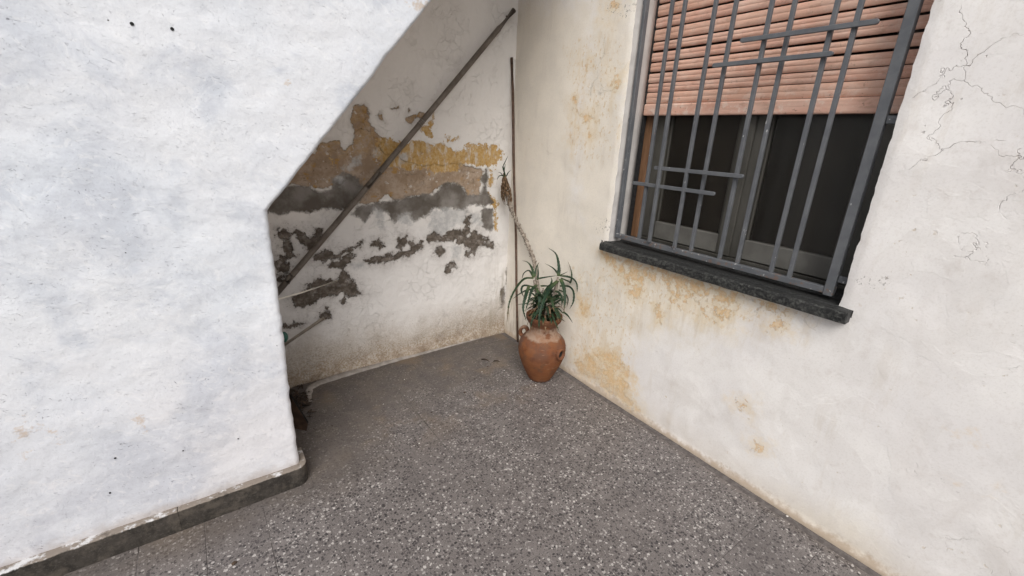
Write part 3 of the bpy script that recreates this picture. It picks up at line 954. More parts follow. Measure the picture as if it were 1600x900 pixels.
W_CREAM = [[(795, 5), (930, 5), (900, 200), (890, 420), (790, 515)], [(795, 300), (880, 300), (960, 395), (1120, 440), (1190, 470), (1130, 520), (1000, 520), (960, 560), (1000, 640), (900, 580), (800, 525)],
           [(930, 0), (1000, 0), (960, 380), (905, 380), (900, 200)],
           D7([(-300, 480), (200, 640), (420, 900), (200, 900), (-500, 420)])]
W_STREAK = [[(940, 395), (1290, 500), (1270, 560), (1150, 560), (960, 520), (935, 450)]]
W_MOULD = [D5([(720, 20), (960, 10), (930, 110), (890, 130), (780, 90)]), [(925, 335), (965, 345), (958, 372), (930, 362)],
           [(1395, 165), (1408, 165), (1408, 195), (1400, 195)], [(1325, 430), (1400, 430), (1395, 450), (1330, 452)],
           [(995, 645), (1025, 662), (1022, 674), (996, 652)], [(1122, 722), (1140, 722), (1145, 740), (1126, 738)]]

ys = concat(np.arange(-2.95, 0.03, 0.0115), np.array([-8, -7, -6, -5, -4.2, -3.6, -3.2, WY0, WY1]))
zs = concat(np.arange(0.0, 2.28, 0.0115), np.array([-0.02, 2.4, WZ1, 2.9, 3.4, 4.4, WZ0]))
ys = np.array([v for v in ys if v in (np.round(WY0, 5), np.round(WY1, 5)) or min(abs(v - WY0), abs(v - WY1)) > 0.0125])
zs = np.array([v for v in zs if v in (np.round(WZ0, 5), np.round(WZ1, 5)) or min(abs(v - WZ0), abs(v - WZ1)) > 0.006])
Y, Z = np.meshgrid(ys, zs)
Xd = 0.010 * fbm(Y * 2.6, Z * 2.6, 31, 3) + 0.0022 * fbm(Y * 14, Z * 14, 32, 3)
Xd -= 0.008 * np.exp(-(Z / 0.025) ** 2)
YY, ZZ = Y.copy(), Z.copy()
for (arr, sel, seed) in ((YY, (np.abs(Y - WY0) < 1e-4), 51), (YY, (np.abs(Y - WY1) < 1e-4), 52)):
    arr[sel] += 0.010 * fbm(Z[sel] * 9, Z[sel] * 0 + 3.3, seed, 3) + 0.007 * fbm(Z[sel] * 38, Z[sel] * 0 + 1.3, seed + 9, 2)
near = (np.abs(Y - WY0) < 0.02) & (Y <= WY0 + 1e-4) | (np.abs(Y - WY1) < 0.02) & (Y >= WY1 - 1e-4)
edge_round = np.zeros_like(Xd)
for yy, sgn in ((WY0, -1), (WY1, 1)):
    dd = (Y - yy) * sgn
    mk = (dd > -1e-4) & (dd < 0.03) & (Z > WZ0)
    edge_round[mk] = np.maximum(edge_round[mk], 0.006 * (1 - dd[mk] / 0.03) ** 2)
Xd += edge_round
yc, zc = (ys[:-1] + ys[1:]) / 2, (zs[:-1] + zs[1:]) / 2
YC, ZC = np.meshgrid(yc, zc)
keep = ~((YC > WY0) & (YC < WY1) & (ZC > WZ0) & (ZC < WZ1))
W_TINT2 = [D8([(110, 130), (250, 60), (900, 250), (1150, 340), (1080, 420), (700, 380), (420, 330), (380, 560), (420, 800), (200, 660), (80, 580), (120, 400)]), D5([(540, 250), (860, 150), (870, 900), (600, 1000), (540, 700)])]
W_CRACK = [[(1420, 5), (1590, 0), (1590, 330), (1500, 420), (1420, 300)], D5([(640, 250), (870, 250), (870, 600), (620, 560)])]
A_o, A_c, A_s, A_m, A_t, A_t2, A_k = [sdf_union(Y, Z, wall_polys(l, 0, 0.0)) for l in (W_OCHRE, W_CREAM, W_STREAK, W_MOULD, W_TINT, W_TINT2, W_CRACK)]
me = grid_mesh("window_wall", Xd, YY, ZZ, keep)
for n_, a_ in (("ochre", A_o), ("cream", A_c), ("streak", A_s), ("mould", A_m), ("tint", A_t), ("tint2", A_t2), ("crack", A_k)): set_attr(me, n_, a_)
window_wall = tag(link_mesh("window_wall", me, MAT['right'], None, True),
                  "cream flaking plaster wall that holds the barred window", "wall")
# the reveal: skins running in from the broken edge of the opening
for yy, seed in ((WY0, 51), (WY1, 52)):
    zz = zs[(zs >= WZ0 - 1e-6) & (zs <= WZ1 + 1e-6)]
    prof = [0.0, 0.004, 0.012, 0.03, 0.06, 0.10, 0.132, 0.1325, 0.32]
    yo = 0.010 * fbm(zz * 9, zz * 0 + 3.3, seed, 3) + 0.007 * fbm(zz * 38, zz * 0 + 1.3, seed + 9, 2)
    col = int(np.argmin(np.abs(ys - yy)))
    x0 = Xd[(zs >= WZ0 - 1e-6) & (zs <= WZ1 + 1e-6), col]
    sg = 1 if yy == WY1 else -1
    RX = np.zeros((len(zz), len(prof)))
    RY = np.zeros_like(RX)
    for j, d in enumerate(prof):
        f = max(0.0, 1 - d / 0.05)
        RX[:, j] = x0 * f + d + (0 if j == 0 else 0.001)
        RY[:, j] = yy + yo * f + 0.003 * fbm(zz * 6, zz * 0 + d * 30, 77, 2) * (1 - f) + (sg * 0.055 if j >= 7 else 0) - (0.018 * min(1, d / 0.10) if sg > 0 else 0)
    RZ = np.repeat(zz[:, None], len(prof), 1)
    link_mesh("window_reveal", grid_mesh("window_reveal", RX, RY, RZ), MAT['reveal'], window_wall, True)
obj("window_reveal", box_bm(0.006, 0.32, WY0 - 0.06, WY1 + 0.06, WZ1 + 0.001, WZ1 + 0.05), MAT['reveal'], window_wall)

# ---- stair wall (y = STAIR_Y) with its free end and sloping edge
R_E = 0.020
zs = concat(np.arange(0.0, 2.42, 0.0105), np.array([-0.02, 2.55, 2.8, 3.0, 3.2, 3.6, EDGE_Z]))
s_f = concat(np.arange(0.0, 1.35, 0.0105), np.array([1.5, 1.8, 2.4, 3.2, 4.2, 6.0]))
cols = [(-s - R_E, 0.0) for s in s_f[::-1]]
for a in np.linspace(0, 90, 7)[1:]:
    cols.append((-R_E + R_E * math.sin(math.radians(a)), R_E * (1 - math.cos(math.radians(a)))))
cols += [(0.0, d) for d in (0.032, 0.045, 0.06, 0.08, 0.10, 0.13)]
cols = np.array(cols)
xr = np.where(zs < EDGE_Z, EDGE_X - 0.006 * (1 - zs / EDGE_Z), np.minimum(EDGE_X + (zs - EDGE_Z) * SLOPE, 0.0))
xr = xr + (0.012 * fbm(zs * 5, zs * 0 + 2, 41, 3) + 0.008 * fbm(zs * 26, zs * 0 + 5, 44, 3)) * (zs > 0.12)
X = xr[:, None] + cols[None, :, 0]
Z = np.repeat(zs[:, None], len(cols), 1)
Yb = STAIR_Y + np.repeat(cols[None, :, 1], len(zs), 0)
relief = 0.016 * fbm(X * 2.4, Z * 2.4, 21, 3) + 0.007 * fbm(X * 9 + Z * 2, Z * 13, 22, 4)
wgt = np.clip(1 - cols[:, 1] / 0.05, 0.25, 1)[None, :]
Yb = Yb + relief * wgt
X = X + 0.004 * fbm(Yb * 20, Z * 16, 23, 3) * (1 - wgt)
X_wall, Yb_wall, Z_wall = X, Yb, Z
me = grid_mesh("stair_wall", X, Yb, Z)
S_STAIN = [[(24, 656), (44, 656), (50, 668), (52, 690), (24, 692), (30, 675)], [(64, 664), (72, 664), (70, 672)], [(90, 678), (100, 680), (92, 688)],
           [(636, 0), (682, 0), (668, 18), (650, 12), (640, 8)], [(37, 705), (46, 704), (46, 715), (40, 716)], [(215, 650), (225, 645), (228, 668), (220, 665)],
           [(850 / 3, 378 / 3), (452, 123), (453, 127), (451, 127)][1:]]
set_attr(me, "stain", sdf_union(X, Z, wall_polys(S_STAIN, 1, STAIR_Y)))
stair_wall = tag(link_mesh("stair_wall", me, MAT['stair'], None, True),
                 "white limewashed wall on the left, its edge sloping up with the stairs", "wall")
# the stair's underside, running back from the slope to the back wall
bm = bmesh.new()
xa, za, xb, zb = EDGE_X - EDGE_Z * SLOPE, 0.0, -0.004, (0.0 - EDGE_X) / SLOPE + EDGE_Z
off = 0.012
q = []
for (x, z) in ((xa, za + off), (xb, zb + off), (xb, zb + 0.22), (xa - 0.2, za + off)):
    q.append((bm.verts.new((x, STAIR_Y + 0.10, z)), bm.verts.new((x, 0.02, z))))
for i in range(4):
    a, b = q[i], q[(i + 1) % 4]
    bm.faces.new((a[0], b[0], b[1], a[1]))
bm.faces.new([a[0] for a in q][::-1])
bm.faces.new([a[1] for a in q])
obj("stair_underside", bm, MAT['soffit'], stair_wall)

# skirting stones of the stair wall
SK_H, SK_T = 0.0945, 0.032
x_end = EDGE_X + 0.020


def skirting_piece(x0, x1, last=False):
    """straight piece x0..x1; the last one turns the corner with a rounded nose"""
    y_out, y_in = STAIR_Y - SK_T, STAIR_Y + 0.02
    pts = [(x0, y_in), (x0, y_out)]
    if last:
        n = int((x1 - x0) / 0.04)
        pts += [(x0 + (x1 - 0.045 - x0) * i / n, y_out) for i in range(1, n + 1)]
        cx, cy, r = x1 - 0.045, y_out + 0.045, 0.045
        for a in range(-80, 1, 10):
            pts.append((cx + r * math.cos(math.radians(a)), cy + r * math.sin(math.radians(a))))
        pts += [(x1, STAIR_Y + 0.05), (x1, STAIR_Y + 0.11), (x1 - 0.05, STAIR_Y + 0.11), (x1 - 0.05, y_in)]
    else:
        n = max(2, int((x1 - x0) / 0.04))
        pts += [(x0 + (x1 - x0) * i / n, y_out) for i in range(1, n + 1)] + [(x1, y_in)]
    bm = bmesh.new()
    lo = [bm.verts.new((x, y, -0.004)) for x, y in pts]
    hi = [bm.verts.new((x, y + 0.0, SK_H + 0.0025 * float(fbm(np.array([x * 8]), np.array([y * 8]), 61, 3)[0]))) for x, y in pts]
    n = len(pts)
    for i in range(n):
        bm.faces.new((lo[i], lo[(i + 1) % n], hi[(i + 1) % n], hi[i]))
    top = bm.faces.new(hi)
    bm.faces.new(lo[::-1])
    bmesh.ops.recalc_face_normals(bm, faces=bm.faces)
    bmesh.ops.bevel(bm, geom=[e for e in top.edges], offset=0.0035, segments=2, affect='EDGES', profile=0.5)
    return bm


for x0, x1, last in ((-3.9, -3.2708, 0), (-3.27, -2.6708, 0), (-2.670, -2.1313, 0), (-2.1305, x_end, 1)):
    o = obj("skirting", skirting_piece(x0, x1, last), MAT['skirting'], stair_wall)

# dark discs standing in for the shaded drill holes in the stair wall
for (px, py, r) in ((206, 37, 0.0048), (269, 45, 0.0048), (180, 715, 0.0032), (172, 769, 0.003), (286, 703, 0.0024), (372, 685, 0.0024)):
    p = on(px, py, 1, STAIR_Y)
    bm = bmesh.new()
    ysurf = float(Yb_wall[np.unravel_index(np.argmin((X_wall - p[0]) ** 2 + (Z_wall - p[2]) ** 2 + 9.0 * (Yb_wall > STAIR_Y + 0.03)), X_wall.shape)]) - 0.0022
    ring = []
    for k in range(12):
        a = 2 * math.pi * k / 12
        ring.append((math.cos(a), math.sin(a)))
    o_ = [bm.verts.new((p[0] + r * a, ysurf, p[2] + r * b)) for a, b in ring]
    i_ = [bm.verts.new((p[0] + r * .6 * a, ysurf, p[2] + r * .6 * b)) for a, b in ring]
    d_ = [bm.verts.new((p[0] + r * .55 * a, ysurf + 0.0008, p[2] + r * .55 * b)) for a, b in ring]
    w_ = [bm.verts.new((p[0] + r * a, ysurf + 0.02, p[2] + r * b)) for a, b in ring]
    for k in range(12):
        j = (k + 1) % 12
        bm.faces.new((o_[k], o_[j], i_[j], i_[k]))
        bm.faces.new((i_[k], i_[j], d_[j], d_[k]))
        bm.faces.new((w_[k], w_[j], o_[j], o_[k]))
    bm.faces.new(d_)
    obj("drill_hole_disc", bm, MAT['dark_fill'], stair_wall)

# mortar fillet between tiles and back wall
bm = bmesh.new()
path = [(-1.525, -0.255, .016), (-1.512, -0.16, .022), (-1.492, -0.098, .028), (-1.44, -0.070, .03), (-1.3, -0.052, .03), (-1.1, -0.04, .028), (-0.9, -0.028, .024),
        (-0.6, -0.020, .02), (-0.3, -0.014, .016), (-0.02, -0.012, .014)]
rows = []
fine = []
for (a, b) in zip(path[:-1], path[1:]):
    n = max(2, int(math.dist(a[:2], b[:2]) / 0.03))
    fine += [tuple(a[k] + (b[k] - a[k]) * i / n for k in range(3)) for i in range(n)]
fine.append(path[-1])
for i, (x, y, w) in enumerate(fine):
    d = Vector(fine[min(i + 1, len(fine) - 1)][:2]) - Vector(fine[max(i - 1, 0)][:2])
    nrm = Vector((d.y, -d.x)).normalized()
    w2 = w * random.uniform(0.75, 1.1)
    r_ = []
    for t_, h_ in ((0.55, -0.003), (0.45, 0.004), (0.1, 0.0075), (-0.5, 0.012), (-0.9, 0.013), (-1.1, -0.003)):
        r_.append(bm.verts.new((x + nrm.x * w2 * t_, y + nrm.y * w2 * t_, h_ * random.uniform(0.85, 1.1) if h_ > 0 else h_)))
    rows.append(r_)
for a, b in zip(rows[:-1], rows[1:]):
    for k in range(5): bm.faces.new((a[k], b[k], b[k + 1], a[k + 1]))
obj("mortar_fillet", bm, MAT['mortar'], back_wall, True)

# ================================================================== WINDOW
win_c = (0.2, (WY0 + WY1) / 2, 0.95)
# sill slab
bm = bmesh.new()
n = 60
rows = []
sy0, sy1 = -2.182, -0.966
for i in range(n + 1):
    y = sy0 + (sy1 - sy0) * i / n
    j = lambda s: 0.0022 * float(fbm(np.array([y * 22]), np.array([s * 3.1]), 90, 3)[0]) * 2
    inside = WY0 + 0.004 < y < WY1 - 0.004
    prof = [(0.0, 0.908), (-0.040, 0.908 + j(1)), (-0.047 + j(2), 0.912 + j(1)), (-0.048 + j(3), 0.93), (-0.0465 + j(4), 0.945 + j(5)),
            (-0.040, 0.9515 + j(5) * 0.4), (-0.02, 0.953), (0.0 if not inside else 0.02, 0.955), ]
    rows.append([bm.verts.new((x, y, z)) for x, z in prof])
for a, b in zip(rows[:-1], rows[1:]):
    for k in range(7): bm.faces.new((a[k], a[k + 1], b[k + 1], b[k]))
for r_ in (rows[0], rows[-1]): bm.faces.new(r_)
sill = tag(obj("window_sill", bm, MAT['sill'], None, True), "dark rough-edged stone sill below the barred window", "window sill")
sill.data.polygons.foreach_set("use_smooth", [False] * len(sill.data.polygons))
obj("sill_slab", box_bm(0.0, 0.30, WY0 - 0.05, WY1 + 0.05, 0.925, 0.957, 0.002), MAT['sill'], sill)
# raised weather step under the sash
bm = bmesh.new()
pr = [(0.085, 0.957), (0.105, 0.976), (0.175, 0.980), (0.175, 0.957)]
va = [bm.verts.new((x, WY0 + 0.002, z)) for x, z in pr]
vb = [bm.verts.new((x, WY1 - 0.002, z)) for x, z in pr]
for i in range(4): bm.faces.new((va[i], va[(i + 1) % 4], vb[(i + 1) % 4], vb[i]))
bm.faces.new(va[::-1]); bm.faces.new(vb)
obj("weather_step", bm, MAT['sill'], sill)

# window with two sashes
window = tag(empty("window", win_c), "old two-sash window with dark panes behind the iron grille", "window")
fx0, fx1 = 0.195, 0.255
obj("jamb", box_bm(fx0 - 0.012, fx1, -1.034, -0.966, 0.957, 2.58, 0.002), MAT['wood'], window)["label"] = "bare brown wooden jamb"
obj("jamb", box_bm(fx0 - 0.012, fx1, -2.195, -2.128, 0.957, 2.58, 0.002), MAT['frame'], window)
obj("bottom_rail", box_bm(fx0 - 0.006, fx1, -2.127, -1.035, 0.957, 0.990, 0.002), MAT['frame'], window)
for (ya, yb, ga, gb) in ((-1.572, -1.037, -1.517, -1.135), (-2.125, -1.575, -2.02, -1.647)):
    s = obj("sash", box_bm(fx0, fx1 - 0.01, yb - (yb - gb), yb, 0.992, 2.56, 0.003), MAT['frame'], window)      # stile
    obj("stile", box_bm(fx0, fx1 - 0.01, ya, ga, 0.992, 2.56, 0.003), MAT['frame'], s)
    obj("rail", box_bm(fx0 + 0.004, fx1 - 0.012, ga, gb, 0.994, 1.088, 0.004), MAT['rail'], s)
    obj("rail", box_bm(fx0 + 0.004, fx1 - 0.012, ga, gb, 2.46, 2.558, 0.004), MAT['frame'], s)
    obj("glazing_bead", box_bm(fx0 + 0.010, fx1 - 0.02, ga, ga + 0.012, 1.088, 2.46, 0.003), MAT['frame'], s)
    obj("glazing_bead", box_bm(fx0 + 0.010, fx1 - 0.02, gb - 0.012, gb, 1.088, 2.46, 0.003), MAT['frame'], s)
    obj("pane", box_bm(fx0 + 0.022, fx0 + 0.026, ga + 0.002, gb - 0.002, 1.086, 2.462), MAT['glass'], s)
obj("meeting_strip", box_bm(fx0 - 0.014, fx0 - 0.001, -1.592, -1.556, 0.994, 2.55, 0.004), MAT['frame'], window)
# inside room
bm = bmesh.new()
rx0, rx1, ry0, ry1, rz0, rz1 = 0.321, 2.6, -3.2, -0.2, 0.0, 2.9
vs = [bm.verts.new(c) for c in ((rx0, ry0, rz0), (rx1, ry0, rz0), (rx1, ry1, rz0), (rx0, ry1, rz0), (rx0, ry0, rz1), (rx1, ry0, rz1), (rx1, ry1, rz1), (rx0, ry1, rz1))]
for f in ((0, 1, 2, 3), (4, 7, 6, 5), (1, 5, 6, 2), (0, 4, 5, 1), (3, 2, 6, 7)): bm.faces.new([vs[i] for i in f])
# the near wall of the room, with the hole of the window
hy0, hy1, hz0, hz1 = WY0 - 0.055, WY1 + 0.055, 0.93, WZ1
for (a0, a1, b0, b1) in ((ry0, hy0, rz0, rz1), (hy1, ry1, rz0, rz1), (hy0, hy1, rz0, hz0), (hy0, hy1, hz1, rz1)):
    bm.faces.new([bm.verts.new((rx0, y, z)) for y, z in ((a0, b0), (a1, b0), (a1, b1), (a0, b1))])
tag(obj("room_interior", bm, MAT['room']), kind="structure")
# roller shutter
shutter = tag(empty("roller_shutter", (0.15, (WY0 - 0.045 - 0.972) / 2, 2.6)), "half lowered faded pink roller shutter with ribbed slats", "shutter")
SY0, SY1 = WY0 - 0.045, -0.972


def slat_mesh(h, name, plain=False):
    prof = []
    N = 10
    if plain:
        prof = [(0.0, 0.0), (-0.010, 0.002), (-0.012, 0.008), (-0.012, h * 0.5), (-0.012, h - 0.008), (-0.008, h - 0.001), (0.0, h)]
    else:
        for i in range(N + 1):
            t = i / N
            bulge = abs(math.sin(2 * math.pi * t)) ** 0.75 * 0.0024 + 0.0025 * math.sin(math.pi * t)
            prof.append((-bulge - 0.001, h * t))
    bm = bmesh.new()
    sec = []
    for y in (SY0, (SY0 + SY1) / 2, SY1):
        sec.append([bm.verts.new((x, y - (SY0 + SY1) / 2, z)) for x, z in prof] + [bm.verts.new((0.008, y - (SY0 + SY1) / 2, z)) for z in (h, 0.0)])
    n = len(sec[0])
    for a, b in zip(sec[:-1], sec[1:]):
        for k in range(n): bm.faces.new((a[k], a[(k + 1) % n], b[(k + 1) % n], b[k]))
    bm.faces.new(sec[0][::-1]); bm.faces.new(sec[-1])
    bmesh.ops.recalc_face_normals(bm, faces=bm.faces)
    me = bpy.data.meshes.new(name)
    bm.to_mesh(me); bm.free()
    me.materials.append(MAT['shutter'])
    return me


def place_slat(me, name, z, tilt, x=0.15):
    o = bpy.data.objects.new(name, me)
    COL.objects.link(o)
    o.parent = shutter
    o.location = (x - 0.15, 0, z - 2.6)
    o.rotation_euler = (tilt, 0, 0)
    return o


place_slat(slat_mesh(0.058, "end_slat", True), "end_slat", 1.6385, 0.0)
gaps = [1.6985, 1.7540, 1.7975, 1.8510, 1.9000, 1.9510, 1.9950, 2.0520, 2.1065, 2.1640, 2.2180, 2.2700, 2.3230, 2.3760, 2.4290, 2.4820, 2.5350, 2.588]
rs = random.Random(5)
for i, (a, b) in enumerate(zip(gaps[:-1], gaps[1:])):
    gap = 0.0035 if i < 2 else rs.uniform(0.0070, 0.0115)
    place_slat(slat_mesh(b - a - gap, "slat"), "slat", a, rs.uniform(-0.0022, 0.0022), 0.15 + rs.uniform(-.002, .002))
# dark guide channels at the shutter's ends
obj("guide_rail", box_bm(0.136, 0.17, SY1 - 0.031, SY1 - 0.026, 0.96, 2.6, 0.001), MAT['dark_fill'], shutter)
obj("guide_rail", box_bm(0.136, 0.17, SY0 - 0.012, SY0 + 0.008, 0.96, 2.6, 0.001), MAT['frame'], shutter)

# grille
grille = tag(empty("window_grille", (0.045, (WY0 + WY1) / 2, 0.99)), "grey painted iron grille of paired upright bars over the window", "grille")
gx = 0.045
B = dict(mat=MAT['grille'])


def bar(name, x0, x1, y0, y1, z0, z1, bev=0.0015):
    return obj(name, box_bm(x0, x1, y0, y1, z0, z1, bev), MAT['grille'], grille)


bar("side_bar", gx - 0.016, gx + 0.012, -1.018, -1.001, 0.984, 2.58)
bar("side_bar", gx - 0.016, gx + 0.016, -2.098, -2.066, 0.976, 2.58)
bm = box_bm(gx - 0.014, gx + 0.014, -2.0655, -1.0185, 0.982, 1.006, 0.0015)
rw = random.Random(4)
for yw in (-1.160, -1.241, -1.390, -1.470, -1.624, -1.702, -1.856, -1.931, -2.062, -1.022):      # weld beads at the feet of the uprights
    for k in range(5):
        q = bmesh.ops.create_icosphere(bm, subdivisions=1, radius=rw.uniform(0.0025, 0.0042))["verts"]
        bmesh.ops.translate(bm, verts=q, vec=Vector((gx - 0.0085 + rw.uniform(-.002, .003), yw + (k - 2) * 0.0045, 1.0065 + rw.uniform(-.001, .001))))
obj("bottom_bar", bm, MAT['grille'], grille)
bar("top_bar", gx - 0.014, gx + 0.014, -2.0655, -1.0185, 2.545, 2.570)
uprights = [(-1.160, -1.152), (-1.241, -1.233), (-1.390, -1.382), (-1.470, -1.463), (-1.624, -1.615), (-1.702, -1.694), (-1.856, -1.850), (-1.931, -1.923)]
first = None
for (yb_, yt_) in uprights:
    if first is None:
        first = bar("upright_bar", gx - 0.008, gx + 0.008, yb_ - 0.008, yb_ + 0.008, 1.0065, 2.5445)
        first.location.y = first.location.y
    else:
        c = first.copy()
        COL.objects.link(c)
        c.parent = grille
        c.matrix_parent_inverse = first.matrix_parent_inverse.copy()
        c.location = first.location + Vector((0, yb_ - uprights[0][0], 0))
        c.rotation_euler = (random.uniform(-.001, .001), 0, random.uniform(-.02, .02))
for (y0, y1, z) in ((-2.003, -1.533, 1.916), (-1.890, -1.427, 1.832), (-1.665, -1.203, 1.384), (-1.552, -1.080, 1.296)):
    bm = bmesh.new()
    # flat bar with rounded ends
    hh, tt = 0.0088, 0.0055
    outline = []
    for a in range(90, 271, 30): outline.append((y0 + hh + hh * math.cos(math.radians(a)), z + hh * math.sin(math.radians(a))))
    for a in range(-90, 91, 30): outline.append((y1 - hh + hh * math.cos(math.radians(a)), z + hh * math.sin(math.radians(a))))
    xf = gx - 0.0085
    va = [bm.verts.new((xf - 2 * tt, y, zz)) for y, zz in outline]
    vb = [bm.verts.new((xf, y, zz)) for y, zz in outline]
    k = len(va)
    for i in range(k): bm.faces.new((va[i], va[(i + 1) % k], vb[(i + 1) % k], vb[i]))
    f1 = bm.faces.new(va[::-1]); bm.faces.new(vb)
    bmesh.ops.recalc_face_normals(bm, faces=bm.faces)
    bmesh.ops.bevel(bm, geom=list(f1.edges), offset=0.0015, segments=1, affect='EDGES')
    obj("cross_bar", bm, MAT['grille'], grille)
for z in (1.612, 1.046, 2.15):
    bar("wall_bracket", gx - 0.004, gx + 0.004, -2.140, -2.0985, z - 0.013, z + 0.013)
    bar("wall_bracket", gx - 0.004, gx + 0.004, -1.0005, -0.972, z - 0.009, z + 0.009)

# ================================================================== PIPES AND RODS
pa, pb = on(803, 16, 1, -0.035), on(440, 449, 1, -0.050)
d = (pb - pa) / np.linalg.norm(pb - pa)
pb2 = pb + d * 0.06
mid = pa + (pb2 - pa) * 0.47
N_ = 14
pts = [pa + (pb2 - pa) * i / N_ + np.array([0, 0, -0.010 * math.sin(math.pi * i / N_)]) for i in range(N_ + 1)]
pipe = tag(empty("drain_pipe", tuple(pb2)), "grey-brown pipe running diagonally up the damp back wall", "pipe")
obj("tube", tube_bm(pts, 0.0165, 14), MAT['pipe'], pipe, True)
for f_, r_, l_ in ((0.42, 0.0195, 0.030), (0.945, 0.0205, 0.05), (0.62, 0.0185, 0.12)):
    c = pa + (pb2 - pa) * f_ + np.array([0, 0, -0.010 * math.sin(math.pi * f_)])
    obj("clamp" if l_ < 0.04 else "coupling", tube_bm([c - d * l_ / 2, c + d * l_ / 2], r_, 14), MAT['clamp'] if l_ < 0.04 else MAT['pipe'], pipe, True)
for f_ in (0.02, 0.42, 0.945):
    c = pa + (pb2 - pa) * f_ + np.array([0, 0, -0.010 * math.sin(math.pi * f_)])
    obj("wall_hook", tube_bm([c, (c[0], 0.004, c[2])], 0.006, 8), MAT['rod'], pipe)

# upright rusty rod in the corner
ra, rb = on(799.5, 90, 1, -0.018), on(809, 527, 0, -0.020)
pts = [ra + (rb - ra) * i / 10 + np.array([0.003 * math.sin(i * 1.3), 0, 0]) for i in range(11)]
pts[-1][2] = 0.0
tag(obj("corner_rod", tube_bm(pts, [0.0095] * 4 + [0.0085] * 7, 8), MAT['rod'], None, True), "thin rusty rod standing upright in the corner behind the pot", "rod")

# thin cream rod and dusty pole sticking out from under the stairs
a, b = on(527, 439, 1, -0.010), on(440, 465.5, 1, -0.34)
b = b + (b - a) * 0.35
tag(obj("cream_rod", tube_bm([a, a + (b - a) * .5 + np.array([0, 0, -.004]), b], 0.0050, 8), MAT['cream_rod'], None, True), "thin cream rod poking out from behind the stair wall", "rod")
a, b = on(506, 497, 1, -0.016), on(447, 537, 1, -0.12)
b = b + (b - a) * 0.6
bm = tube_bm([a, b], 0.0105, 10)
tag(obj("dusty_pole", bm, MAT['pole'], None, True), "dusty beige pole leaning on the back wall below the cream rod", "pole")
c = on(441.5, 526.5, 1, -0.20)
prof = [(0.006, -0.03), (0.020, -0.026), (0.027, -0.012), (0.028, 0.0), (0.026, 0.012), (0.018, 0.024), (0.010, 0.028)]
bm = lathe_bm(prof, 18)
o = tag(obj("green_knob", bm, MAT['green'], None, True), "small green plastic knob peeking out from the stair wall edge", "knob")
o.location = Vector(c)
# the stick that carries the green knob, hidden behind the stair wall
obj("stick", tube_bm([c, c + np.array([-0.10, -0.05, -0.18]), c + np.array([-0.22, -0.12, -c[2] + 0.0])], 0.009, 8), MAT['pole'], o, True)

# ================================================================== POT AND ALOE
PC = np.array([-0.208, -0.718])
pot = tag(empty("terracotta_pot", (PC[0], PC[1], 0)), "weathered terracotta jar with lug handles standing in the corner", "pot")
outer = [(0.066, 0.0), (0.074, 0.004), (0.082, 0.02), (0.100, 0.055), (0.121, 0.10), (0.138, 0.142), (0.149, 0.185), (0.153, 0.215), (0.1515, 0.245), (0.143, 0.272),
         (0.128, 0.294), (0.108, 0.311), (0.092, 0.326), (0.085, 0.345), (0.084, 0.366), (0.089, 0.386), (0.098, 0.403), (0.110, 0.418), (0.113, 0.430),
         (0.1150, 0.440), (0.1145, 0.448), (0.110, 0.452), (0.105, 0.449), (0.099, 0.438), (0.092, 0.422), (0.080, 0.405), (0.075, 0.38)]
body = lathe_bm(outer, 56, tuple(PC), 0.006)
obj("body", body, MAT['terracotta'], pot, True)
bm = bmesh.new()
bmesh.ops.create_circle(bm, cap_ends=True, radius=0.086, segments=24)
bmesh.ops.subdivide_edges(bm, edges=list(bm.edges), cuts=2)
for v in bm.verts: v.co = Vector((v.co.x + PC[0], v.co.y + PC[1], 0.417 + random.uniform(-.006, .008)))
obj("soil", bm, MAT['soil'], pot, True)


def lug(angle, z, R=0.030, r=0.0125, tilt=0.0, out=0.150):
    bm = bmesh.new()
    rings = []
    dr = Vector((math.cos(angle), math.sin(angle), 0))
    up = Vector((0, 0, 1))
    up = (up + dr * tilt).normalized()
    side = dr.cross(up)
    ctr = Vector((PC[0], PC[1], z)) + dr * out
    for i in range(20):
        a = 2 * math.pi * i / 20
        e = dr * math.cos(a) * 0.85 + up * math.sin(a) * 1.15
        c = ctr + e * R
        rings.append([bm.verts.new(c + (e.normalized() * math.cos(b) * r + side * math.sin(b) * r * 1.5)) for b in [2 * math.pi * k / 10 for k in range(10)]])
    for i in range(20):
        a, b = rings[i], rings[(i + 1) % 20]
        for k in range(10): bm.faces.new((a[k], a[(k + 1) % 10], b[(k + 1) % 10], b[k]))
    return bm


# where the right lug shows, seen from the viewer
vdir = math.atan2(CAM[1] - PC[1], CAM[0] - PC[0])
def spout(angle, z, R=0.031, r_in=0.017, L=0.036):
    dr = Vector((math.cos(angle), math.sin(angle), 0.05)).normalized()
    d_, s_, t_ = frame_for(dr)
    c0 = Vector((PC[0], PC[1], z)) + dr * 0.128
    bm = bmesh.new()
    rings = []
    for (u, r) in ((0.0, R * 1.15), (L * .5, R), (L * .85, R * 1.03), (L, R * .95), (L * 1.02, R * .8), (L * .95, r_in * 1.05), (L * .2, r_in), (L * .1, r_in * .9)):
        rings.append([bm.verts.new(c0 + dr * u + (s_ * math.cos(a) * 1.0 + t_ * math.sin(a) * 1.12) * r) for a in [2 * math.pi * k / 22 for k in range(22)]])
    for a, b in zip(rings[:-1], rings[1:]):
        for k in range(22): bm.faces.new((a[k], a[(k + 1) % 22], b[(k + 1) % 22], b[k]))
    bm.faces.new(rings[-1])
    return bm


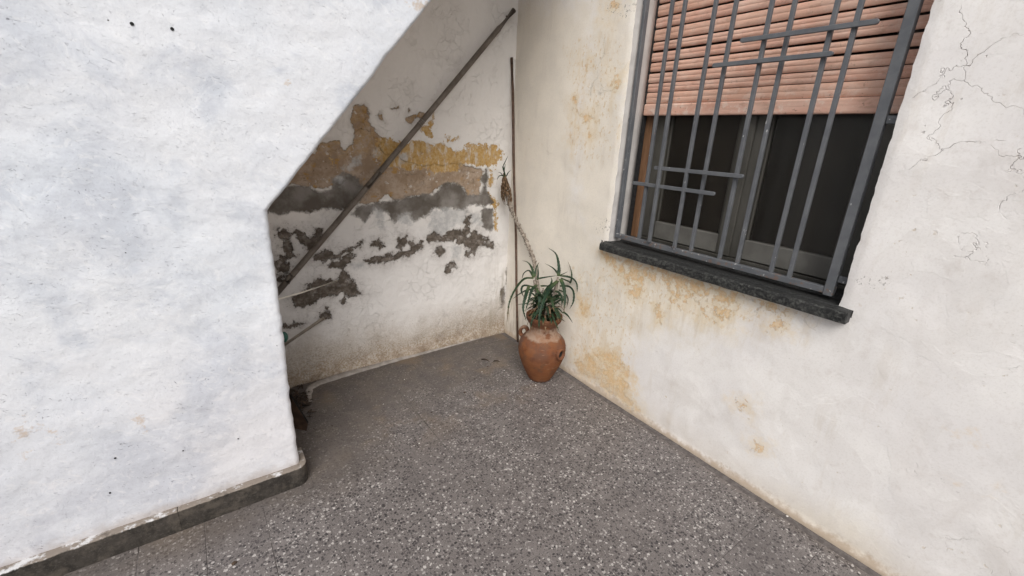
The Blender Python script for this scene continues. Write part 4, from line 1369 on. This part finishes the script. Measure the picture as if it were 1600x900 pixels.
sp_ang = vdir + math.radians(48)
obj("spout", spout(sp_ang, 0.226, 0.034, 0.0215, 0.042), MAT['terracotta'], pot, True)
dr_ = Vector((math.cos(sp_ang), math.sin(sp_ang), 0.05)).normalized()
c_ = Vector((PC[0], PC[1], 0.226)) + dr_ * 0.1555
obj("spout_dark_disc", tube_bm([c_ - dr_ * 0.004, c_], 0.021, 16), MAT['black'], pot)  # black disc added to paint the dark of the spout's hollow
obj("handle", lug(vdir - math.radians(112), 0.300, 0.029, 0.012, -0.2, 0.135), MAT['terracotta'], pot, True)

AP = np.array([PC[0], PC[1], 0.45])
aloe = tag(empty("aloe_plant", tuple(AP)), "spiky green aloe with one long bare stem growing in the terracotta jar", "plant")


def smooth_path(pts, n=12):
    pts = [np.asarray(p, float) for p in pts]
    if len(pts) == 2: pts = [pts[0], (pts[0] + pts[1]) / 2, pts[1]]
    P_ = [2 * pts[0] - pts[1]] + pts + [2 * pts[-1] - pts[-2]]
    out = []
    segs = len(pts) - 1
    for i in range(n + 1):
        t = i / n * segs
        k = min(int(t), segs - 1)
        t -= k
        a, b, c, d_ = P_[k], P_[k + 1], P_[k + 2], P_[k + 3]
        out.append(0.5 * ((2 * b) + (-a + c) * t + (2 * a - 5 * b + 4 * c - d_) * t * t + (-a + 3 * b - 3 * c + d_) * t ** 3))
    return out


def leaf_bm(path, w, thick=0.30):
    bm = bmesh.new()
    lay = bm.verts.layers.float.new("tip")
    P_ = [Vector(p) for p in path]
    n = len(P_)
    secs = []
    for i, p in enumerate(P_):
        t = i / (n - 1)
        d_ = (P_[min(i + 1, n - 1)] - P_[max(i - 1, 0)]).normalized()
        s = d_.cross(Vector((0, 0, 1)))
        if s.length < 0.25:
            away = (p - Vector(AP)); away.z = 0
            s = d_.cross(away.normalized() if away.length > 1e-4 else Vector((1, 0, 0)))
        s.normalize()
        u_ = s.cross(d_).normalized()
        ww = w * (1 - t) ** 0.72 * (0.85 + 0.3 * min(1, t * 5)) * 0.5 + 0.0006
        th = ww * thick
        secs.append([bm.verts.new(p + q) for q in (s * ww + u_ * th * 1.2, s * ww * .5 + u_ * th * .1, u_ * -th * 0.1, s * -ww * .5 + u_ * th * .1,
                                                    s * -ww + u_ * th * 1.2, s * -ww * .6 - u_ * th * 1.2, u_ * -th * 2.0, s * ww * .6 - u_ * th * 1.2)])
    for a, b in zip(secs[:-1], secs[1:]):
        for k in range(8): bm.faces.new((a[k], a[(k + 1) % 8], b[(k + 1) % 8], b[k]))
    for i, sec in enumerate(secs):
        for v in sec: v[lay] = i / (n - 1)
    bm.faces.new(secs[0]); bm.faces.new(secs[-1][::-1])
    # marginal teeth
    for i in range(2, n - 2):
        for side in (0, 4):
            v0, v1 = secs[i][side].co, secs[i + 1][side].co
            m_ = v0.lerp(v1, 0.5)
            out = (m_ - P_[i].lerp(P_[i + 1], .5)).normalized() * min(0.0032, w * .16)
            bm.faces.new((bm.verts.new(v0.lerp(v1, .32)), bm.verts.new(v0.lerp(v1, .68)), bm.verts.new(m_ + out + (v1 - v0) * .2)))
    return bm


def ap(a, b, off):       # coordinates in the enlarged view of the pot
    return at_depth(780 + a / 6.43, 380 + b / 6.43, AP, off)


LEAVES = [  # path in the enlarged view, with distance behind (+) or before (-) the pot's axis; base width
    ([(345, 350, .0), (250, 360, -.01), (160, 470, -.02), (100, 610, -.03), (80, 790, -.03)], .024),
    ([(345, 345, .02), (330, 260, .03), (290, 195, .04), (232, 172, .04)], .022),
    ([(340, 340, .03), (300, 275, .05), (250, 300, .06), (228, 360, .06)], .018),
    ([(385, 370, .01), (392, 300, .01), (384, 205, .01)], .012),
    ([(360, 330, .02), (372, 250, .03), (402, 190, .04)], .014),
    ([(350, 440, -.02), (250, 425, -.04), (222, 480, -.05), (250, 550, -.05)], .022),
    ([(350, 460, .0), (270, 475, .0), (190, 520, .0), (138, 560, .0)], .020),
    ([(375, 360, .0), (480, 340, .0), (580, 326, .0)], .020),
    ([(595, 330, -.01), (598, 240, -.01), (570, 110, .0), (492, 46, .0)], .026),
    ([(590, 310, .02), (540, 250, .04), (460, 203, .05)], .016),
    ([(610, 325, .0), (720, 345, .0), (775, 400, .0), (784, 490, .0)], .024),
    ([(620, 350, .02), (700, 385, .03), (718, 395, .03), (728, 300, .03), (688, 175, .03)], .018),
    ([(610, 430, .0), (700, 435, .0), (745, 490, .0), (745, 590, .0), (706, 662, .0)], .024),
    ([(612, 360, -.03), (645, 440, -.06), (660, 560, -.08), (650, 690, -.09)], .032),
    ([(590, 380, -.03), (500, 470, -.09), (440, 600, -.14), (405, 740, -.16), (400, 900, -.15)], .034),
    ([(570, 400, -.02), (500, 440, -.05), (440, 530, -.08), (400, 640, -.09)], .030),
    ([(590, 330, .0), (640, 310, .0), (690, 285, .0)], .012),
    ([(640, 690, -.05), (690, 730, -.07), (738, 800, -.07)], .018),
    ([(300, 430, -.04), (265, 540, -.09), (240, 660, -.11), (270, 780, -.12)], .026),
    ([(370, 450, -.05), (400, 530, -.10), (400, 660, -.12), (330, 780, -.145), (318, 880, -.14)], .024),
    ([(300, 600, -.02), (240, 610, -.03), (180, 618, -.03)], .012),
    ([(560, 480, -.04), (600, 500, -.06), (630, 560, -.08), (628, 640, -.08)], .024),
    ([(420, 430, .03), (480, 430, .05), (540, 440, .06)], .022),
    ([(520, 420, .02), (528, 380, .02), (520, 340, .02)], .016),
    ([(380, 420, -.03), (330, 470, -.07), (300, 560, -.09), (262, 690, -.10)], .026),
    ([(600, 470, .02), (660, 500, .04), (690, 560, .06), (680, 640, .07)], .022),
    ([(560, 740, -.08), (620, 760, -.10), (665, 790, -.10)], .014),
    ([(480, 640, -.07), (490, 700, -.09), (500, 745, -.10)], .016),
]
LEAF_W = 0.82
for path, w in LEAVES:
    pts = smooth_path([ap(*q) for q in path], 12)
    obj("leaf", leaf_bm(pts, w * LEAF_W), MAT['leaf'], aloe, True)
rs = random.Random(21)
for k in range(60):                                 # the crowded inner leaves of the clump
    a = rs.uniform(0, 2 * math.pi)
    r0 = rs.uniform(0.0, 0.05)
    z0 = rs.uniform(0.42, 0.56)
    L = rs.uniform(0.09, 0.19)
    up_ = rs.uniform(0.15, 1.0)
    d_ = np.array([math.cos(a), math.sin(a), 0])
    base = np.array([PC[0], PC[1], z0]) + d_ * r0
    room = 0.18 - PC[0] - 0.2
    if d_[0] > 0.2: L = min(L, 0.13)
    m1 = base + d_ * L * 0.45 + np.array([0, 0, L * 0.5 * up_])
    e1 = base + d_ * L * (0.95 - 0.25 * up_) + np.array([0, 0, L * (0.9 * up_ - 0.45)])
    o = obj("leaf", leaf_bm(smooth_path([base, m1, e1], 9), rs.uniform(.014, .024)), MAT['leaf'], aloe, True)
for k in range(34):                                 # dried leaves low in the clump
    a = rs.uniform(0, 2 * math.pi)
    d_ = np.array([math.cos(a), math.sin(a), 0])
    base = np.array([PC[0], PC[1], rs.uniform(.43, .52)]) + d_ * rs.uniform(0, .04)
    L = rs.uniform(.07, .13)
    e1 = base + d_ * L * 0.9 + np.array([0, 0, -rs.uniform(0.02, .10)])
    m1 = base + d_ * L * .5 + np.array([0, 0, rs.uniform(.0, .03)])
    obj("dry_leaf", leaf_bm(smooth_path([base, m1, e1], 7), rs.uniform(.008, .016), .15), MAT['dead'], aloe, True)
# short woody stems inside the clump
for (a, b) in (((PC[0] - .03, PC[1] + .01, .41), ap(350, 370, .01)), ((PC[0] + .02, PC[1], .41), ap(592, 340, -.01)), ((PC[0], PC[1] - .03, .41), ap(440, 450, -.03))):
    a, b = np.array(a), np.asarray(b)
    obj("stem", tube_bm(smooth_path([a, (a + b) / 2 + np.array([0.006, -.006, 0]), b], 8), [0.013] * 6 + [0.011, .009, .006], 8, jitter=.1), MAT['stem'], aloe, True)
# the long bare stem that leans into the corner
head = on(790, 300, 1, -0.10)
st_px = [(835, 412, -0.42), (830, 396, -0.36), (820, 372, -0.27), (808, 348, -0.19), (797, 322, -0.125), (791, 303, -0.10)]
sp = [np.array([PC[0] + .02, PC[1] + .05, .42])] + [on(a, b, 1, c) for a, b, c in st_px]
sp = [np.array([min(p[0], -0.022), p[1], p[2]]) for p in sp]
sm = smooth_path(sp, 46)
stem_bm = tube_bm(sm, [0.0125 * (1 + 0.22 * math.sin(i * 2.4)) for i in range(len(sm))], 10, jitter=0.18)
rs = random.Random(8)
for i in range(4, len(sm) - 2, 1):                 # stubs of fallen leaves up the stem
    p = Vector(sm[i]); d_ = (Vector(sm[i + 1]) - p).normalized()
    _, s_, t_ = frame_for(d_)
    a = i * 2.4
    q = p + (s_ * math.cos(a) + t_ * math.sin(a)) * 0.011
    e = q + (s_ * math.cos(a) + t_ * math.sin(a)) * 0.010 + d_ * 0.012
    tube_bm([q, e], [0.006, 0.002], 5, stem_bm)
obj("bare_stem", stem_bm, MAT['stem'], aloe, False)
# dried head
hb, ht = Vector(on(792, 314, 1, -0.10)), Vector(on(788, 272, 1, -0.095))
hb.x = min(hb.x, -0.05)
for k in range(30):
    a = k * 2.399
    t0 = 0.25 + 0.7 * (k / 30)
    axis = (ht - hb)
    _, s_, t_ = frame_for(axis)
    o_ = (s_ * math.cos(a) + t_ * math.sin(a))
    base = hb + axis * (t0 + 0.1)
    rr = 0.030 * math.sin(math.pi * min(1, 0.25 + t0 * 0.72)) + 0.006
    m1 = base + o_ * rr - axis * 0.22
    e1 = base + o_ * rr * 0.7 - axis * rs.uniform(0.5, 0.75)
    obj("dry_leaf", leaf_bm(smooth_path([base, m1, e1], 6), rs.uniform(.012, .019), .2), MAT['dead'], aloe, True)
for path, w in (([(790, 276), (786, 262), (789, 254), (794, 243)], .013), ([(788, 275), (783, 274), (779, 276), (777, 281)], .012), ([(791, 276), (794, 270), (798, 266)], .010),
                ([(789, 277), (788, 266), (790, 256)], .010), ([(787, 277), (782, 270), (778, 270)], .009)):
    pts = [on(a, b, 1, -0.098) for a, b in path]
    obj("leaf", leaf_bm(smooth_path(pts, 8), w), MAT['leaf'], aloe, True)

# ================================================================== LITTER
def sliver(name, a, b, w, mat, label, cat, group=None):
    A, Bp = on(*a, 2, 0.003), on(*b, 2, 0.003)
    mid_ = (A + Bp) / 2 + np.array([0, 0, 0.008])
    pth = smooth_path([A, mid_, Bp], 5)
    return tag(obj(name, leaf_bm(pth, w, 0.25), mat), label, cat, group)


sliver("fallen_leaf", (752, 561.5), (765, 564.5), .016, MAT['litter'], "longer dark fallen leaf left of the jar", "leaf", "dark dry leaves fallen near the jar")
sliver("fallen_leaf", (771, 564), (782, 566), .013, MAT['litter'], "dark fallen leaf lying closest to the jar", "leaf", "dark dry leaves fallen near the jar")


def crumb(px, py, s, mat, name, label, cat, group):
    c = on(px, py, 2, 0.0)
    bm = bmesh.new()
    bmesh.ops.create_icosphere(bm, subdivisions=1, radius=1.0)
    for v in bm.verts:
        v.co = Vector((v.co.x * s * random.uniform(.7, 1.3), v.co.y * s * random.uniform(.6, 1.0), max(-.0, v.co.z * s * .35 * random.uniform(.6, 1.2) + s * .25)))
    bmesh.ops.rotate(bm, verts=bm.verts, cent=(0, 0, 0), matrix=Matrix.Rotation(random.uniform(0, 6.28), 3, 'Z'))
    bmesh.ops.translate(bm, verts=bm.verts, vec=Vector(c))
    return tag(obj(name, bm, mat), label, cat, group)


for px, py, s, where in ((762, 573, .0065, "just in front of the two fallen leaves"), (746, 571, .004, "left of the longer fallen leaf"),
                         (761, 584.5, .005, "between the fallen leaves and the paint flakes"), (741, 592.5, .007, "nearer than the fallen leaves, towards the largest crumb"),
                         (752, 588, .004, "beside the white flake left of the jar"), (519, 665.5, .005, "right of the wood offcut on the dusty floor"),
                         (490, 670, .004, "right at the tip of the wood offcut")):
    crumb(px, py, s, MAT['litter'], "litter_crumb", "tiny dark crumb " + where, "crumb", "tiny dark crumbs on the floor")
crumb(726, 613.5, .009, MAT['litter'], "litter_crumb", "largest dark crumb in the middle of the terrazzo floor", "crumb", "tiny dark crumbs on the floor")
crumb(674, 644.5, .006, MAT['litter'], "litter_crumb", "dark crumb on the floor nearer than the largest one", "crumb", "tiny dark crumbs on the floor")
crumb(366, 881, .011, MAT['litter'], "litter_crumb", "black crumb on the floor in front of the skirting stones", "crumb", "tiny dark crumbs on the floor")
for px, py, s, where in ((632, 593, .004, "in the middle of the dusty recess floor"), (599, 631.5, .0035, "on the brown stain of the recess floor"),
                         (753, 581, .005, "in front of the two fallen leaves"), (588, 573, .004, "on the mortar line along the back wall"),
                         (788, 579, .005, "on the floor left of the jar"), (837, 602, .006, "right before the foot of the jar"),
                         (853, 608, .004, "on the floor right of the jar foot flake"), (655, 693, .005, "on the terrazzo well before the recess")):
    crumb(px, py, s, MAT['flake'], "paint_flake", "tiny white paint flake " + where, "paint flake", "white paint flakes on the floor")
crumb(254, 836.5, .0085, MAT['flake'], "paint_flake", "white paint flake beside the foot of the skirting", "paint flake", "white paint flakes on the floor")
crumb(1230, 807, .006, MAT['flake'], "paint_flake", "white paint flake at the foot of the window wall", "paint flake", "white paint flakes on the floor")

# heap of dead leaves and twigs in the recess behind the stair wall
bm = bmesh.new()
rs = random.Random(12)
for k in range(170):
    c = Vector((-1.60 + rs.gauss(0, .055), -0.20 + rs.gauss(0, .09), 0.0))
    if c.x > -1.515: c.x = -1.515 - rs.random() * .05
    hgt = 0.06 * math.exp(-((c.x + 1.64) / .08) ** 2 - ((c.y + .2) / .12) ** 2)
    c.z = 0.004 + rs.random() * hgt
    a, L, w = rs.uniform(0, 6.28), rs.uniform(.012, .035), rs.uniform(.003, .009)
    d_ = Vector((math.cos(a), math.sin(a), rs.uniform(-.4, .4))) * L
    s_ = Vector((-math.sin(a), math.cos(a), rs.uniform(-.5, .5))) * w
    v = [bm.verts.new(c - d_), bm.verts.new(c + s_ + Vector((0, 0, .004))), bm.verts.new(c + d_), bm.verts.new(c - s_ + Vector((0, 0, .002)))]
    bm.faces.new(v)
tag(obj("leaf_litter", bm, MAT['litter']), "heap of dark dead leaves behind the stair wall's end", "leaf litter", kind="stuff")

# broken board leaning behind the stair wall
p0, p1 = on(463, 640, 2, 0.0), on(480, 672, 2, 0.0)
board = tag(empty("wood_scrap", tuple(p1)), "broken brown wood offcut with a black edge behind the stair wall", "wood")
bm = bmesh.new()
A = Vector(on(481, 662, 2, 0.012)); Bq = Vector(on(456, 622, 1, A.y + 0.02))
A0 = Vector(on(479, 673, 2, 0.0)); B0 = Vector(on(452, 668, 2, 0.0))
thk = Vector((-0.02, 0.10, 0))
f = [A0, A, Bq, B0]
va = [bm.verts.new(p) for p in f]; vb = [bm.verts.new(p + thk) for p in f]
for i in range(4): bm.faces.new((va[i], va[(i + 1) % 4], vb[(i + 1) % 4], vb[i]))
bm.faces.new(va[::-1]); bm.faces.new(vb)
obj("board", bm, MAT['scrap'], board)
bm = bmesh.new()
up_ = Vector((0.004, 0, 0.010))
va = [bm.verts.new(p) for p in (A + up_ * .1, A + up_, Bq + up_, Bq + up_ * .1)]; vb = [bm.verts.new(p.co + thk * 0.9) for p in va]
for i in range(4): bm.faces.new((va[i], va[(i + 1) % 4], vb[(i + 1) % 4], vb[i]))
bm.faces.new(va[::-1]); bm.faces.new(vb)
obj("black_edge", bm, MAT['black'], board)
